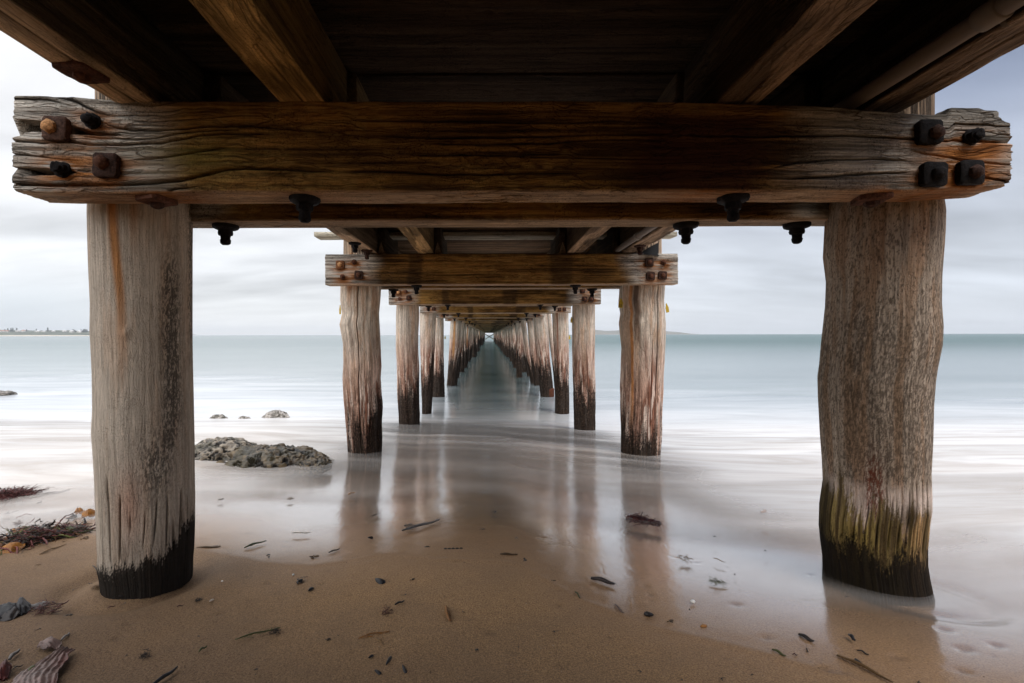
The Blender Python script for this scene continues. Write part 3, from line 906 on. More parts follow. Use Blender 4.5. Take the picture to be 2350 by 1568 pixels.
def build_beams():
    # foreground pair
    fb = front_beam()
    spec = ((c3_1, 385, 875, 'plate', (.085, .045, .032), PALE_RUST, (-.010, .002), 'bolt with a pale orange nut on a square plate'),
            (c3_1, 620, 818, 'stub', DARK_RUST, BLACK_IRON, (0, 0), None), (c3_1, 415, 1145, 'stub', DARK_RUST, BLACK_IRON, (0, 0), None),
            (c3_1, 724, 1122, 'plate', DARK_RUST, RED_RUST, (-.004, .006), None), (c3_3, 1678, 897, 'plate', BLACK_IRON, DARK_RUST, (.012, -.006), None),
            (c3_3, 1978, 925, 'stub', BLACK_IRON, BLACK_IRON, (0, 0), None), (c3_3, 1708, 1182, 'plate', BLACK_IRON, BLACK_IRON, (.004, .0), None),
            (c3_3, 1956, 1170, 'plate', BLACK_IRON, DARK_RUST, (.004, -.002), None))
    for k, (cf, px, py, kind, cp, cn, no, lab) in enumerate(spec):
        p = at_y(*cf(px, py), 1.622)
        p[1] = 1.624
        bolt(fb, p, kind, FRONT_MTX, 200 + 7 * k, 0.043, cp, cn, 0.05 * (k % 3 - 1), no, lab)
    for k, (cf, px, py, kind) in enumerate(((c3_1, 1035, 1350, 'plate'), (c3_1, 2045, 1330, 'hang'), (c3_3, 378, 1332, 'hang'), (c3_3, 1325, 1345, 'plate'))):
        p = at_z(*cf(px, py - 12), BEAM_LO)
        p[1] = 1.70
        p[0] = at_y(*cf(px, py), 1.68)[0]
        p[2] = BEAM_LO - 0.002
        bolt(fb, p, kind, DOWN_MTX, 240 + 7 * k, 0.052, BLACK_IRON if kind == 'hang' else RED_RUST, DARK_RUST, 0.3)
    rb = plain_beam(1.631 + 0.393, -1.66, 1.86, 131, 420, 44, lo=2.458, stain=False)
    props(rb, 'brown rear crossbeam of the nearest pair, behind the foreground piles')
    for k, (cf, px, py) in enumerate(((c3_1, 1525, 1522), (c3_3, 790, 1522), (c3_3, 40, 1520))):
        x = at_y(*cf(px, py), 2.10)[0]
        bolt(rb, (x, 2.10, 2.456), 'hang', DOWN_MTX, 270 + 7 * k, 0.05, BLACK_IRON, BLACK_IRON)
    ends = {1: (at_y(745, 620, 4.65)[0], at_y(1557, 620, 4.65)[0]), 2: (at_y(891, 680, 7.7)[0], at_y(1380, 680, 7.7)[0]),
            3: (at_y(963, 710, 10.8)[0], at_y(1311, 710, 10.8)[0])}
    rng = np.random.RandomState(5)
    protos = {}
    for k in range(1, NB):
        y = face_y(k)
        if k <= 7:
            x0, x1 = ends.get(k, (-1.66 + rng.uniform(-.08, .06), 1.74 + rng.uniform(-.06, .08)))
            M, nf = {1: (560, 60), 2: (320, 34), 3: (220, 24)}.get(k, (140, 16))
            hi = BEAM_HI - (0.012 if k == 1 else 0.0)
            f = plain_beam(y, x0, x1, 140 + 13 * k, M, nf, hi=hi)
            r = plain_beam(y + 0.393, x0 + .05, x1 - .04, 145 + 13 * k, max(80, M // 3), max(10, nf // 2), stain=False)
            if k in (5, 6):
                protos[k] = (f, r)
            for j, (bx, bz, kind) in enumerate(BOLTS):
                xx = x0 + bx if bx > 0 else x1 + bx
                first = (j == 0)
                bolt(f, (xx + rng.uniform(-.012, .012), y - 0.004, BEAM_LO + bz + rng.uniform(-.01, .01)), kind, FRONT_MTX, 400 + 31 * k + j, 0.043,
                     (.16, .068, .03) if first else DARK_RUST, PALE_RUST if first else RED_RUST, rng.uniform(-.1, .1))
            for j, xx in enumerate((-0.73, 0.87)):
                bolt(f, (xx + rng.uniform(-.03, .03), y + 0.075, BEAM_LO - 0.002), 'hang', DOWN_MTX, 700 + 17 * k + j, 0.05, BLACK_IRON, BLACK_IRON)
            for j, xx in enumerate((-1.10, 1.18)):
                bolt(r, (xx + rng.uniform(-.03, .03), y + 0.47, BEAM_LO - 0.002), 'hang', DOWN_MTX, 800 + 17 * k + j, 0.05, BLACK_IRON, BLACK_IRON)
        else:
            f0, r0 = protos[5 + k % 2]
            off = np.array([rng.uniform(-.06, .06), y - face_y(5 + k % 2), rng.uniform(-.012, .008)])
            copy_part(f0, pier, off)
            copy_part(r0, pier, off)
    # the pair behind the camera
    for j in range(2):
        copy_part(protos[5][j], pier, np.array([0, face_y(-1) - face_y(5), 0]))


# -- piles ----------------------------------------------------------------------
def pile(cy, sil, seed, M, N, top, style, base=None, name='pile', zb=0.75, label=None, cracks=(), rustu=()):
    """sil: list of (y_px, left_px, right_px) measured outline -> radius and lean of the log"""
    zs, cxs, cys, rs = [], [], [], []
    for (py, l, r) in sil:
        dl, dr = ray(l, py), ray(r, py)
        al, ar = math.atan2(dl[0], dl[1]), math.atan2(dr[0], dr[1])
        a, h = (al + ar) / 2, (ar - al) / 2
        Dh = cy / math.cos(a)
        R = Dh * math.sin(h)
        d = (dl + dr) / 2
        zs.append(EYE[2] + d[2] * (Dh * math.cos(h)) / math.hypot(d[0], d[1]))
        cxs.append(Dh * math.sin(a))
        cys.append(cy)
        rs.append(R)
    o = np.argsort(zs)
    zs, cxs, cys, rs = np.array(zs)[o], np.array(cxs)[o], np.array(cys)[o], np.array(rs)[o]
    z0 = float(base if base is not None else min(zs[0], ground_z(cxs[0], cy)) - 0.25)
    Zv = np.linspace(z0, top, M)
    a = np.linspace(0, 2 * math.pi, N, endpoint=False)
    A = np.repeat(a[None], M, 0)
    Z = np.repeat(Zv[:, None], N, 1)
    # extend a lean beyond the measured range
    sl = (cxs[-1] - cxs[0]) / max(zs[-1] - zs[0], 0.3)
    cx = np.interp(Z, zs, cxs) + sl * (np.minimum(Z - zs[0], 0) + np.maximum(Z - zs[-1], 0)) * 0.6
    R = np.interp(Z, zs, rs)
    R = R * (1 - 0.16 * sstep(BEAM_LO - 0.02, BEAM_LO + 0.3, Z))
    ex = np.array([math.cos(math.atan2(cxs[0], cy)), -math.sin(math.atan2(cxs[0], cy))])
    fx = np.array([-ex[1], ex[0]]) * -1.0
    U = np.sin(A)
    Fr = np.cos(A)
    ca, sa = np.cos(A) * 2.2, np.sin(A) * 2.2
    lump = fbm(ca, sa, Z * 2.2, seed, 4) - 0.5
    st = fbm(ca * 9, sa * 9, Z * 1.6 + lump, seed + 1, 4, 0.6)
    st2 = fbm(ca * 26, sa * 26, Z * 4.0, seed + 2, 3)
    mot = fbm(ca * 2.2, sa * 2.2, Z * 2.6, seed + 3, 5, 0.58)
    spk = fbm(ca * 24, sa * 24, Z * 70, seed + 4, 4, 0.7)
    edge = np.sqrt(np.clip(1 - U ** 2, 0, 1))
    groove = 0.010 * (st - 0.5) + 0.004 * (st2 - 0.5)
    worn = sstep(zb + 0.55, zb - 0.15, Z)
    groove = groove * (0.35 + 1.65 * worn if style == 'left' else 0.5 + 0.9 * worn)
    # knots
    rng = np.random.RandomState(seed)
    knot = np.zeros_like(Z)
    for _ in range(14):
        ka, kz, kr = rng.uniform(0, 6.28), rng.uniform(z0 + .4, top - .6), rng.uniform(.012, .04)
        da = np.abs((A - ka + math.pi) % (2 * math.pi) - math.pi) * 0.22
        knot += np.exp(-((da / kr) ** 2 + ((Z - kz) / (kr * 1.3)) ** 2)) * rng.choice([1, 1, -0.5])
    rag = 0.012 * sstep(.45, .6, mot) * (style not in ('left', 'right')) * sstep(zb + 1.2, zb + .2, Z)
    rr = R - rag + R * (0.05 if style in ('left', 'right') else 0.13) * lump * (edge if style in ('left', 'right') else 1) + groove * (0.45 + 0.55 * edge) + 0.008 * knot * edge
    ck = np.zeros_like(Z)
    for (u0, u1, za, zb_, wd, dp) in cracks:
        uc = np.interp(Z, [za, zb_], [u0, u1]) + 0.03 * (fbm(Z * 5, 0 * Z, 0, seed + 70, 3) - 0.5)
        q = np.exp(-((U - uc) / wd) ** 2) * (Fr > 0) * sstep(za - .02, za + .05, Z) * sstep(zb_ + .02, zb_ - .05, Z)
        rr = rr - dp * q
        ck = np.maximum(ck, q)
    # colours
    s = np.clip((st - 0.25) * 1.9, 0, 1)
    col = lerp3((.26, .23, .20), (.66, .60, .535), s)
    col = lerp3(col, (.44, .30, .21), 0.65 * sstep(0.48, 0.66, mot))
    col = col * (0.86 + 0.28 * st2)[..., None]
    if style == 'left':
        col = lerp3(col, np.array((.50, .455, .40)) * (0.8 + 0.4 * mot[..., None]), np.full_like(U, 0.5))
        w = sstep(0.13, 0.03, np.abs(U - (-0.52 + 0.12 * sstep(2.5, 2.0, Z)))) * (Fr > 0) * sstep(1.72, 2.30, Z + 0.15 * mot)
        w2 = sstep(0.12, 0.02, np.abs(U + 0.15)) * (Fr > 0) * sstep(2.22, 2.5, Z) * 0.5
        col = lerp3(col, (.37, .165, .05), np.clip(0.9 * w + w2, 0, 0.9))
        m = np.exp(-((U - (0.52 - 0.25 * sstep(1.7, 1.25, Z))) / 0.20) ** 2) * sstep(1.15, 1.6, Z) * sstep(2.45, 2.1, Z)
        m = np.maximum(m, sstep(0.8, 0.97, U) * sstep(1.7, 2.1, Z))
        m = np.maximum(m, 0.8 * np.exp(-((U - 0.15) / 0.35) ** 2) * np.exp(-((Z - 1.42) / 0.16) ** 2))
        sp = sstep(0.54 - 0.16 * m, 0.60 - 0.10 * m, spk) * m
        col = lerp3(col, (.055, .050, .046), np.clip(sp * 1.15, 0, 0.78))
        col = lerp3(col, (.40, .20, .14), 0.55 * np.exp(-((U + 0.35) / 0.25) ** 2 - ((Z - 1.27) / 0.14) ** 2) * (Fr > 0))
        gash = np.exp(-((U + 0.78) / 0.08) ** 2) * np.exp(-((Z - 1.25) / 0.13) ** 2) * sstep(0.4, 0.55, st)
        col = lerp3(col, (.06, .05, .018), 0.9 * gash)
        zbl = 1.045 + 0.035 * U + 0.085 * sstep(0.25, 0.95, U) + 0.05 * (mot - 0.5) * 2 + 0.04 * (st - 0.5) * 2 + 0.14 * (spk - 0.5)
        b = sstep(zbl + 0.02, zbl - 0.012, Z)
        col = lerp3(col, (.012, .010, .009), b * 0.97)
        b2 = sstep(zbl + 0.16, zbl, Z) * sstep(0.42, 0.6, st) * (1 - b)
        col = lerp3(col, (.10, .075, .055), 0.6 * b2)
    elif style == 'right':
        col = col * np.array([.86, .83, .80])
        m = 0.42 + 0.5 * sstep(2.25, 1.85, Z) * sstep(1.30, 1.42, Z) + 0.25 * (mot - 0.5)
        m = m * (1 - 0.75 * np.exp(-((U - 0.45) / 0.12) ** 2) * sstep(1.9, 2.1, Z)) * (1 - 0.5 * np.exp(-((U + 0.62) / 0.14) ** 2))
        m = m * sstep(1.24, 1.34, Z)
        sp = sstep(0.60 - 0.22 * m, 0.74 - 0.20 * m, spk + 0.15 * (st - 0.5) + 0.2 * (fbm(ca * 60, sa * 60, Z * 190, seed + 14, 2) - .5))
        col = lerp3(col, (.070, .056, .046), np.clip(sp, 0, 1) * 0.75)
        col = lerp3(col, (.17, .125, .08), 0.30 * sstep(0.5, 0.65, mot) * sstep(2.4, 1.9, Z) * sstep(1.35, 1.5, Z))
        wz = sstep(1.36, 1.30, Z + 0.05 * (st - 0.5)) * sstep(1.13, 1.24, Z + 0.14 * (st - 0.5) + 0.08 * (mot - 0.5) - 0.06 * U)
        col = lerp3(col, (.66, .58, .55), 0.85 * wz * sstep(0.25, 0.45, st))
        r = np.exp(-((U - 0.02 + .10 * (mot - .5)) / 0.13) ** 2) * np.exp(-((Z - 1.33 + .10 * (st - .5)) / 0.10) ** 2) * (Fr > 0)
        col = lerp3(col, (.15, .045, .026), np.clip(r * 2.4 * sstep(.35, .62, spk) * (.4 + st), 0, 0.88))
        ol = sstep(1.27, 1.20, Z + 0.16 * (st - 0.5) + 0.5 * (mot - 0.5) + 0.2 * (spk - .5) + 0.05 * U) * (Fr > -0.2)
        olc = lerp3((.060, .040, .010), (.46, .36, .10), np.clip((st - 0.35) * 2.4 + (mot - .5) * 2, 0, 1))
        olc = lerp3(olc, (.55, .35, .17), 0.8 * sstep(0.3, 0.75, U) * sstep(0.4, 0.6, st))
        col = lerp3(col, olc, 0.9 * ol)
        lf = sstep(-0.62, -0.85, U) * sstep(1.40, 1.25, Z)
        col = lerp3(col, (.03, .024, .014), 0.85 * lf)
        pk = np.exp(-((U - 0.62) / 0.11) ** 2 - ((Z - 1.23) / 0.05) ** 2)
        col = lerp3(col, (.05, .035, .015), np.clip(1.2 * pk, 0, .9) * sstep(.35, .55, mot + .1))
        zbl = 1.05 + 0.30 * (mot - 0.5) + 0.16 * (st - 0.5) + 0.2 * (spk - .5) + 0.03 * np.abs(U)
        col = lerp3(col, (.012, .010, .009), 0.97 * sstep(zbl + 0.06, zbl - 0.02, Z))
    else:
        inner = U if cxs[0] < 0 else -U
        pk = sstep(zb + 1.15, zb + 0.35, Z + 0.7 * (mot - 0.5))
        col = lerp3(col, lerp3((.13, .050, .030), (.60, .39, .31), s), 0.85 * pk)
        rr2 = sstep(.54, .60, fbm(ca * 2.6 + 7, sa * 2.6, Z * 1.7, seed + 15, 5)) * pk
        col = lerp3(col, lerp3((.07, .030, .020), (.26, .10, .060), s), .8 * rr2)
        wp = sstep(0.52, 0.57, fbm(ca * 3, sa * 3, Z * 2.2, seed + 9, 5)) * sstep(zb + 1.0, zb + 0.3, Z)
        col = lerp3(col, (.72, .62, .56), 0.8 * wp * sstep(0.3, 0.5, st))
        zbl = zb + 1.0 * (mot - 0.5) + 0.30 * (st - 0.5) + style[1] * sstep(0.0, 0.9, inner) * 1.4
        b = sstep(0.16, -0.10, Z - zbl + 0.9 * (spk - 0.5))
        col = lerp3(col, lerp3((.012, .010, .009), (.10, .075, .055), sstep(.56, .7, spk) * .8), b * 0.96)
        br = sstep(zbl + 0.8, zbl, Z) * sstep(0.50, 0.58, spk * .6 + mot * .4) * (1 - b)
        col = lerp3(col, (.055, .035, .026), 0.7 * br)
        for (ru, rw, rz, c) in rustu:
            w = sstep(rw, rw * 0.3, np.abs(U - ru + 0.06 * (lump))) * (Fr > 0) * sstep(rz, rz + 0.5, Z)
            col = lerp3(col, c, 0.85 * w)
    tp = sstep(BEAM_HI - 0.02, BEAM_HI + 0.05, Z)
    col = lerp3(col, lerp3((.035, .025, .018), (.42, .31, .22), sstep(.42, .6, st)), tp * 0.85)
    col = col * (1 - 0.75 * np.clip(ck, 0, 1))[..., None]
    col = np.clip(col * np.array([1.06, 1.0, .93]) * (1.0 if style in ('left', 'right') else 1.28), 0, .85)
    X = cx + rr * (U * ex[0] + Fr * fx[0])
    Y = cy + rr * (U * ex[1] + Fr * fx[1])
    dome = 0.03 * (fbm(ca * 2, sa * 2, 0, seed + 8, 2)) * sstep(top - 0.02, top, Z)
    P = np.stack([X, Y, Z + dome], -1)
    Q, f = sweep(P, flip=False)
    ob = add(name, Q, f, M_LOG if style in ('left', 'right') else M_WOODZ, pier, padcol(col).reshape(-1, 3))
    if label:
        props(ob, label)
    return ob


LP = [(475, 198, 443), (560, 200, 442), (620, 202, 442), (700, 206, 442), (760, 205, 442), (790, 207, 442), (850, 210, 443), (930, 211, 445), (985, 209, 446), (1040, 213, 447),
      (1090, 216, 447), (1150, 218, 448), (1210, 221, 448), (1250, 223, 447), (1280, 221, 446), (1300, 226, 444), (1330, 230, 443), (1372, 231, 440)]
RP = [(478, 1893, 2170), (500, 1892, 2172), (540, 1890, 2171), (580, 1888, 2168), (640, 1895, 2163), (700, 1893, 2162), (750, 1888, 2166), (790, 1884, 2164), (840, 1880, 2153),
      (870, 1876, 2148), (920, 1877, 2144), (1000, 1881, 2142), (1070, 1886, 2138), (1120, 1888, 2140), (1150, 1884, 2140), (1180, 1880, 2135), (1230, 1879, 2130), (1270, 1883, 2130),
      (1300, 1887, 2135), (1330, 1888, 2142), (1365, 1887, 2152), (1390, 1886, 2160), (1420, 1884, 2172)]


def build_piles():
    pile(1.97, LP, 21, 560, 420, 2.99, 'left', label='left foreground pile, smooth grey log with an orange rust streak and black foot',
         cracks=((0.1, 0.18, 1.10, 1.28, .012, .012), (0.35, 0.38, 1.06, 1.30, .012, .012), (0.62, 0.66, 1.10, 1.30, .014, .014), (0.80, 0.80, 1.08, 1.26, .012, .012),
                 (-0.1, -0.05, 1.10, 1.24, .010, .010), (-0.55, -0.5, 1.05, 1.32, .014, .014), (-0.72, -0.72, 1.04, 1.4, .012, .010), (0.5, 0.48, 1.04, 1.18, .012, .012),
                 (-0.35, -0.33, 1.16, 1.24, .010, .010)))
    pile(1.97, RP, 22, 560, 440, 2.98, 'right', label='right foreground pile, dark speckled log with a pale band and yellow algae above its black foot',
         cracks=tuple((u, u + .02, 1.08, 1.08 + h, .010, .012) for u, h in ((-.75, .2), (-.5, .24), (-.3, .16), (-.1, .2), (.1, .14), (.3, .22), (.46, .2), (.58, .26), (.7, .3), (.8, .3), (.88, .28))))
    RST = (.36, .15, .04)
    S = {
        (1, 'L'): ([(662, 782, 875), (690, 781, 874), (720, 785, 871), (745, 779, 872), (790, 786, 874), (840, 787, 877), (868, 786, 875), (900, 788, 877), (935, 790, 879), (975, 793, 876), (1010, 796, 877), (1052, 800, 876), (1085, 801, 875)],
                   ((-.55, .18, 2.15, RST),), ((-.22, -.12, .8, 2.5, .018, .022), (.3, .35, .7, 1.3, .015, .012)), 'pile with a long black crack, second from the shore on the left'),
        (1, 'R'): ([(662, 1422, 1526), (690, 1420, 1524), (720, 1424, 1526), (742, 1420, 1527), (800, 1425, 1525), (900, 1423, 1522), (1000, 1424, 1520), (1105, 1424, 1514)],
                   ((-.45, .10, 0.9, (.40, .17, .045)), (-.22, .2, 1.7, (.05, .032, .024))), ((.62, .7, .9, 2.5, .02, .022), (.40, .45, .7, 1.9, .014, .014)), 'pile with a dark stripe and numbered yellow tag, second from the shore on the right'),
        (2, 'L'): ([(702, 909, 962), (800, 908, 960), (900, 912, 963), (1015, 917, 964)], (), (), None),
        (2, 'R'): ([(702, 1313, 1366), (800, 1312, 1365), (880, 1315, 1366), (1020, 1318, 1368)], (), (), None),
        (3, 'L'): ([(720, 963, 1001), (850, 965, 996), (960, 969, 990)], (), (), None),
        (3, 'R'): ([(718, 1267, 1305), (850, 1272, 1306), (940, 1274, 1306)], ((-.4, .15, 1.4, (.22, .09, .05)),), (), None),
        (4, 'L'): ([(730, 994, 1018), (850, 993, 1019), (915, 992, 1021)], (), (), None),
        (4, 'R'): ([(727, 1222, 1256), (820, 1231, 1262), (885, 1238, 1269)], (), (), 'leaning pile with a rusty collar at the waterline on the right'),
        (5, 'L'): ([(738, 1034, 1058), (800, 1031, 1056), (890, 1025, 1049)], ((-.2, .3, .9, (.44, .22, .08)),), (), None),
        (5, 'R'): ([(738, 1209, 1224), (810, 1216, 1232), (877, 1225, 1240)], (), (), None),
        (6, 'R'): ([(742, 1184, 1201), (800, 1184, 1200), (850, 1185, 1199)], (), (), None),
    }
    rng = np.random.RandomState(3)
    for k in range(1, NB):
        cy = face_y(k) + PILE_OFF
        for sd in 'LR':
            key = (k, sd)
            seed = 500 + 37 * k + (11 if sd == 'R' else 0)
            if key in S:
                sil, ru, ck, lab = S[key]
            else:
                x = (-1.40 if sd == 'L' else 1.66) + rng.uniform(-.10, .06) * (1 if sd == 'L' else -1)
                r = rng.uniform(.145, .215)
                ln = rng.uniform(-.22, .22) if sd == 'L' else rng.uniform(-.42, .30)
                sil = []
                for z in (2.4, 1.2, 0.1):
                    p = []
                    for q in (-r, r):
                        xx = x + q + ln * (1.2 - z) * 0.5
                        v = np.linalg.inv(_R) @ (np.array([xx, max(cy, 1.0), z]) - EYE)
                        p.append((1122 + FPX * v[0] / -v[2], 768 - FPX * v[1] / -v[2]))
                    sil.append((p[0][1], p[0][0], p[1][0]))
                ru = ((rng.uniform(-.6, .6), .2, rng.uniform(.6, 1.8), RST),) if rng.rand() < 0.4 else ()
                ck, lab = (), None
            M, N = {1: (420, 300), 2: (260, 180), 3: (180, 120), 4: (150, 100), 5: (140, 90)}.get(k, (90, 48) if k < 16 else (40, 24))
            ob = pile(cy, sil, seed, M, N, 2.96 if k != 1 else 2.985, ('far', rng.uniform(.1, .6) if sd == 'L' else rng.uniform(0, .25)),
                      base=-0.7 if k > 2 else None, zb=(0.92 if k > 1 else (0.90 if sd == 'L' else 0.88)) + (rng.uniform(-.15, .25) if k > 3 else 0), label=lab, cracks=ck, rustu=ru)
            PILES[key] = ob
            if k == 4 and sd == 'R':
                s = Soup()
                a, b = at_y(1242, 892, cy), at_y(1271, 892, cy)
                c = at_y(1257, 905, cy)
                r = (b[0] - a[0]) / 2 * 1.02
                s.ring_solid([(-.5, shape_pts('rd', r)), (-.02, shape_pts('rd', r)), (0, shape_pts('rd', r * .99)), (.02, shape_pts('rd', r * .9))], (.13, .045, .025),
                             np.array(Matrix.Translation(Vector(((a[0] + b[0]) / 2, cy, a[2])))), .03, 77)
                s.build('collar', M_RUST, ob)
    # raking and doubled piles of the right-hand row
    for i, (yy, sil) in enumerate(((14.9, [(735, 1255, 1266), (800, 1263, 1274), (860, 1270, 1280)]),
                                   (17.9, [(745, 1196, 1208), (810, 1205, 1216), (870, 1216, 1228)]),
                                   (21.0, [(748, 1190, 1199), (800, 1199, 1209), (860, 1209, 1218)]))):
        pile(yy, sil, 900 + i, 90, 60, 2.7, ('far', .2), base=-0.7, zb=0.8)


PILES = {}


# -- joists, planks and small parts ------------------------------------------------
def joist(xl, xr, y0, y1, seed, M=120, lo=BEAM_HI, hi=DECK_Z, tone=(.27, .175, .085), nfac=1, name='joist'):
    w, h = xr - xl, hi - lo
    loop, nrm = rounded_loop(w, h, 22 * nfac, 14 * nfac, 22 * nfac, 4, 0.008)
    N = len(loop)
    y = np.linspace(y0, y1, M)
    Y = np.repeat(y[:, None], N, 1)
    D = np.repeat(loop[None, :, 0], M, 0)
    Z = np.repeat(loop[None, :, 1], M, 0)
    nx, nz = np.repeat(nrm[None, :, 0], M, 0), np.repeat(nrm[None, :, 1], M, 0)
    s = streaks(Y, Z + D, seed, 1.1, 45)
    big = fbm(Y * 1.3, Z * 4, D * 4, seed + 1, 4)
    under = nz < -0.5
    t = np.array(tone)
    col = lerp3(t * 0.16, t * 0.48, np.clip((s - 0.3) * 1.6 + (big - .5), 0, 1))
    cu = lerp3(t * 1.0, t * 1.9, np.clip((s - 0.3) * 1.5 + (big - .5), 0, 1))  # worn undersides, painted paler for the light bounced up from the sand
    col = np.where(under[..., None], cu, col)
    dk = sstep(0.56, 0.66, fbm(Y * 2.2, Z * 7, D * 7, seed + 2, 4))
    col = lerp3(col, t * 0.22, 0.7 * dk)
    ck = np.exp(-((D - w * (0.55 + .12 * (fbm(Y * 1.5, 0 * Y, 0, seed + 3, 3) - .5) * 2)) / 0.003) ** 2) * under * sstep(0.45, 0.55, fbm(Y * 1.1, 0 * Y, 0, seed + 4, 2))
    disp = 0.003 * (s - .5) * 2 + 0.012 * (fbm(Y * 1.6, Z * 3, D * 3, seed + 5, 3) - .5) - 0.012 * ck
    col = col * (1 - .7 * ck)[..., None]
    chip = -0.012 * sstep(0.60, 0.75, fbm(Y * 5, D * 3, Z * 3, seed + 6, 3)) * (1 - np.abs(nx)) * sstep(0.03, 0.0, np.minimum(D, w - D))
    P = np.stack([xl + D + disp * nx, Y, lo + Z + disp * nz - chip], -1)
    # ring order must face outward: depth runs along +x here
    Q, f = sweep(P, flip=True)
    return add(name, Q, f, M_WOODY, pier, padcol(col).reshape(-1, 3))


JX = ((-1.340, -1.206, (.40, .29, .19)), (-0.752, -0.597, (.50, .31, .115)), (0.828, 0.985, (.22, .145, .09)), (1.405, 1.560, (.19, .135, .095)))


def plank(y0, w, x0, x1, z, seed, M=40, tone=(.105, .072, .045)):
    th = 0.05
    loop, nrm = rounded_loop(w, th, 3, 10, 3, 3, 0.006)
    N = len(loop)
    x = np.linspace(x0, x1, M)
    X = np.repeat(x[:, None], N, 1)
    D = np.repeat(loop[None, :, 0], M, 0)
    Z = np.repeat(loop[None, :, 1], M, 0)
    s = streaks(X, D + Z, seed, 0.9, 50)
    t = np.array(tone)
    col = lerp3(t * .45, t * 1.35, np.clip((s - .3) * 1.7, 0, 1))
    P = np.stack([X, y0 + D, z + Z + 0.006 * (fbm(X * 1.1, D * 6, 0, seed + 2, 3) - .5) * 2], -1)
    Q, f = sweep(P)
    return Q, f, padcol(col).reshape(-1, 3)


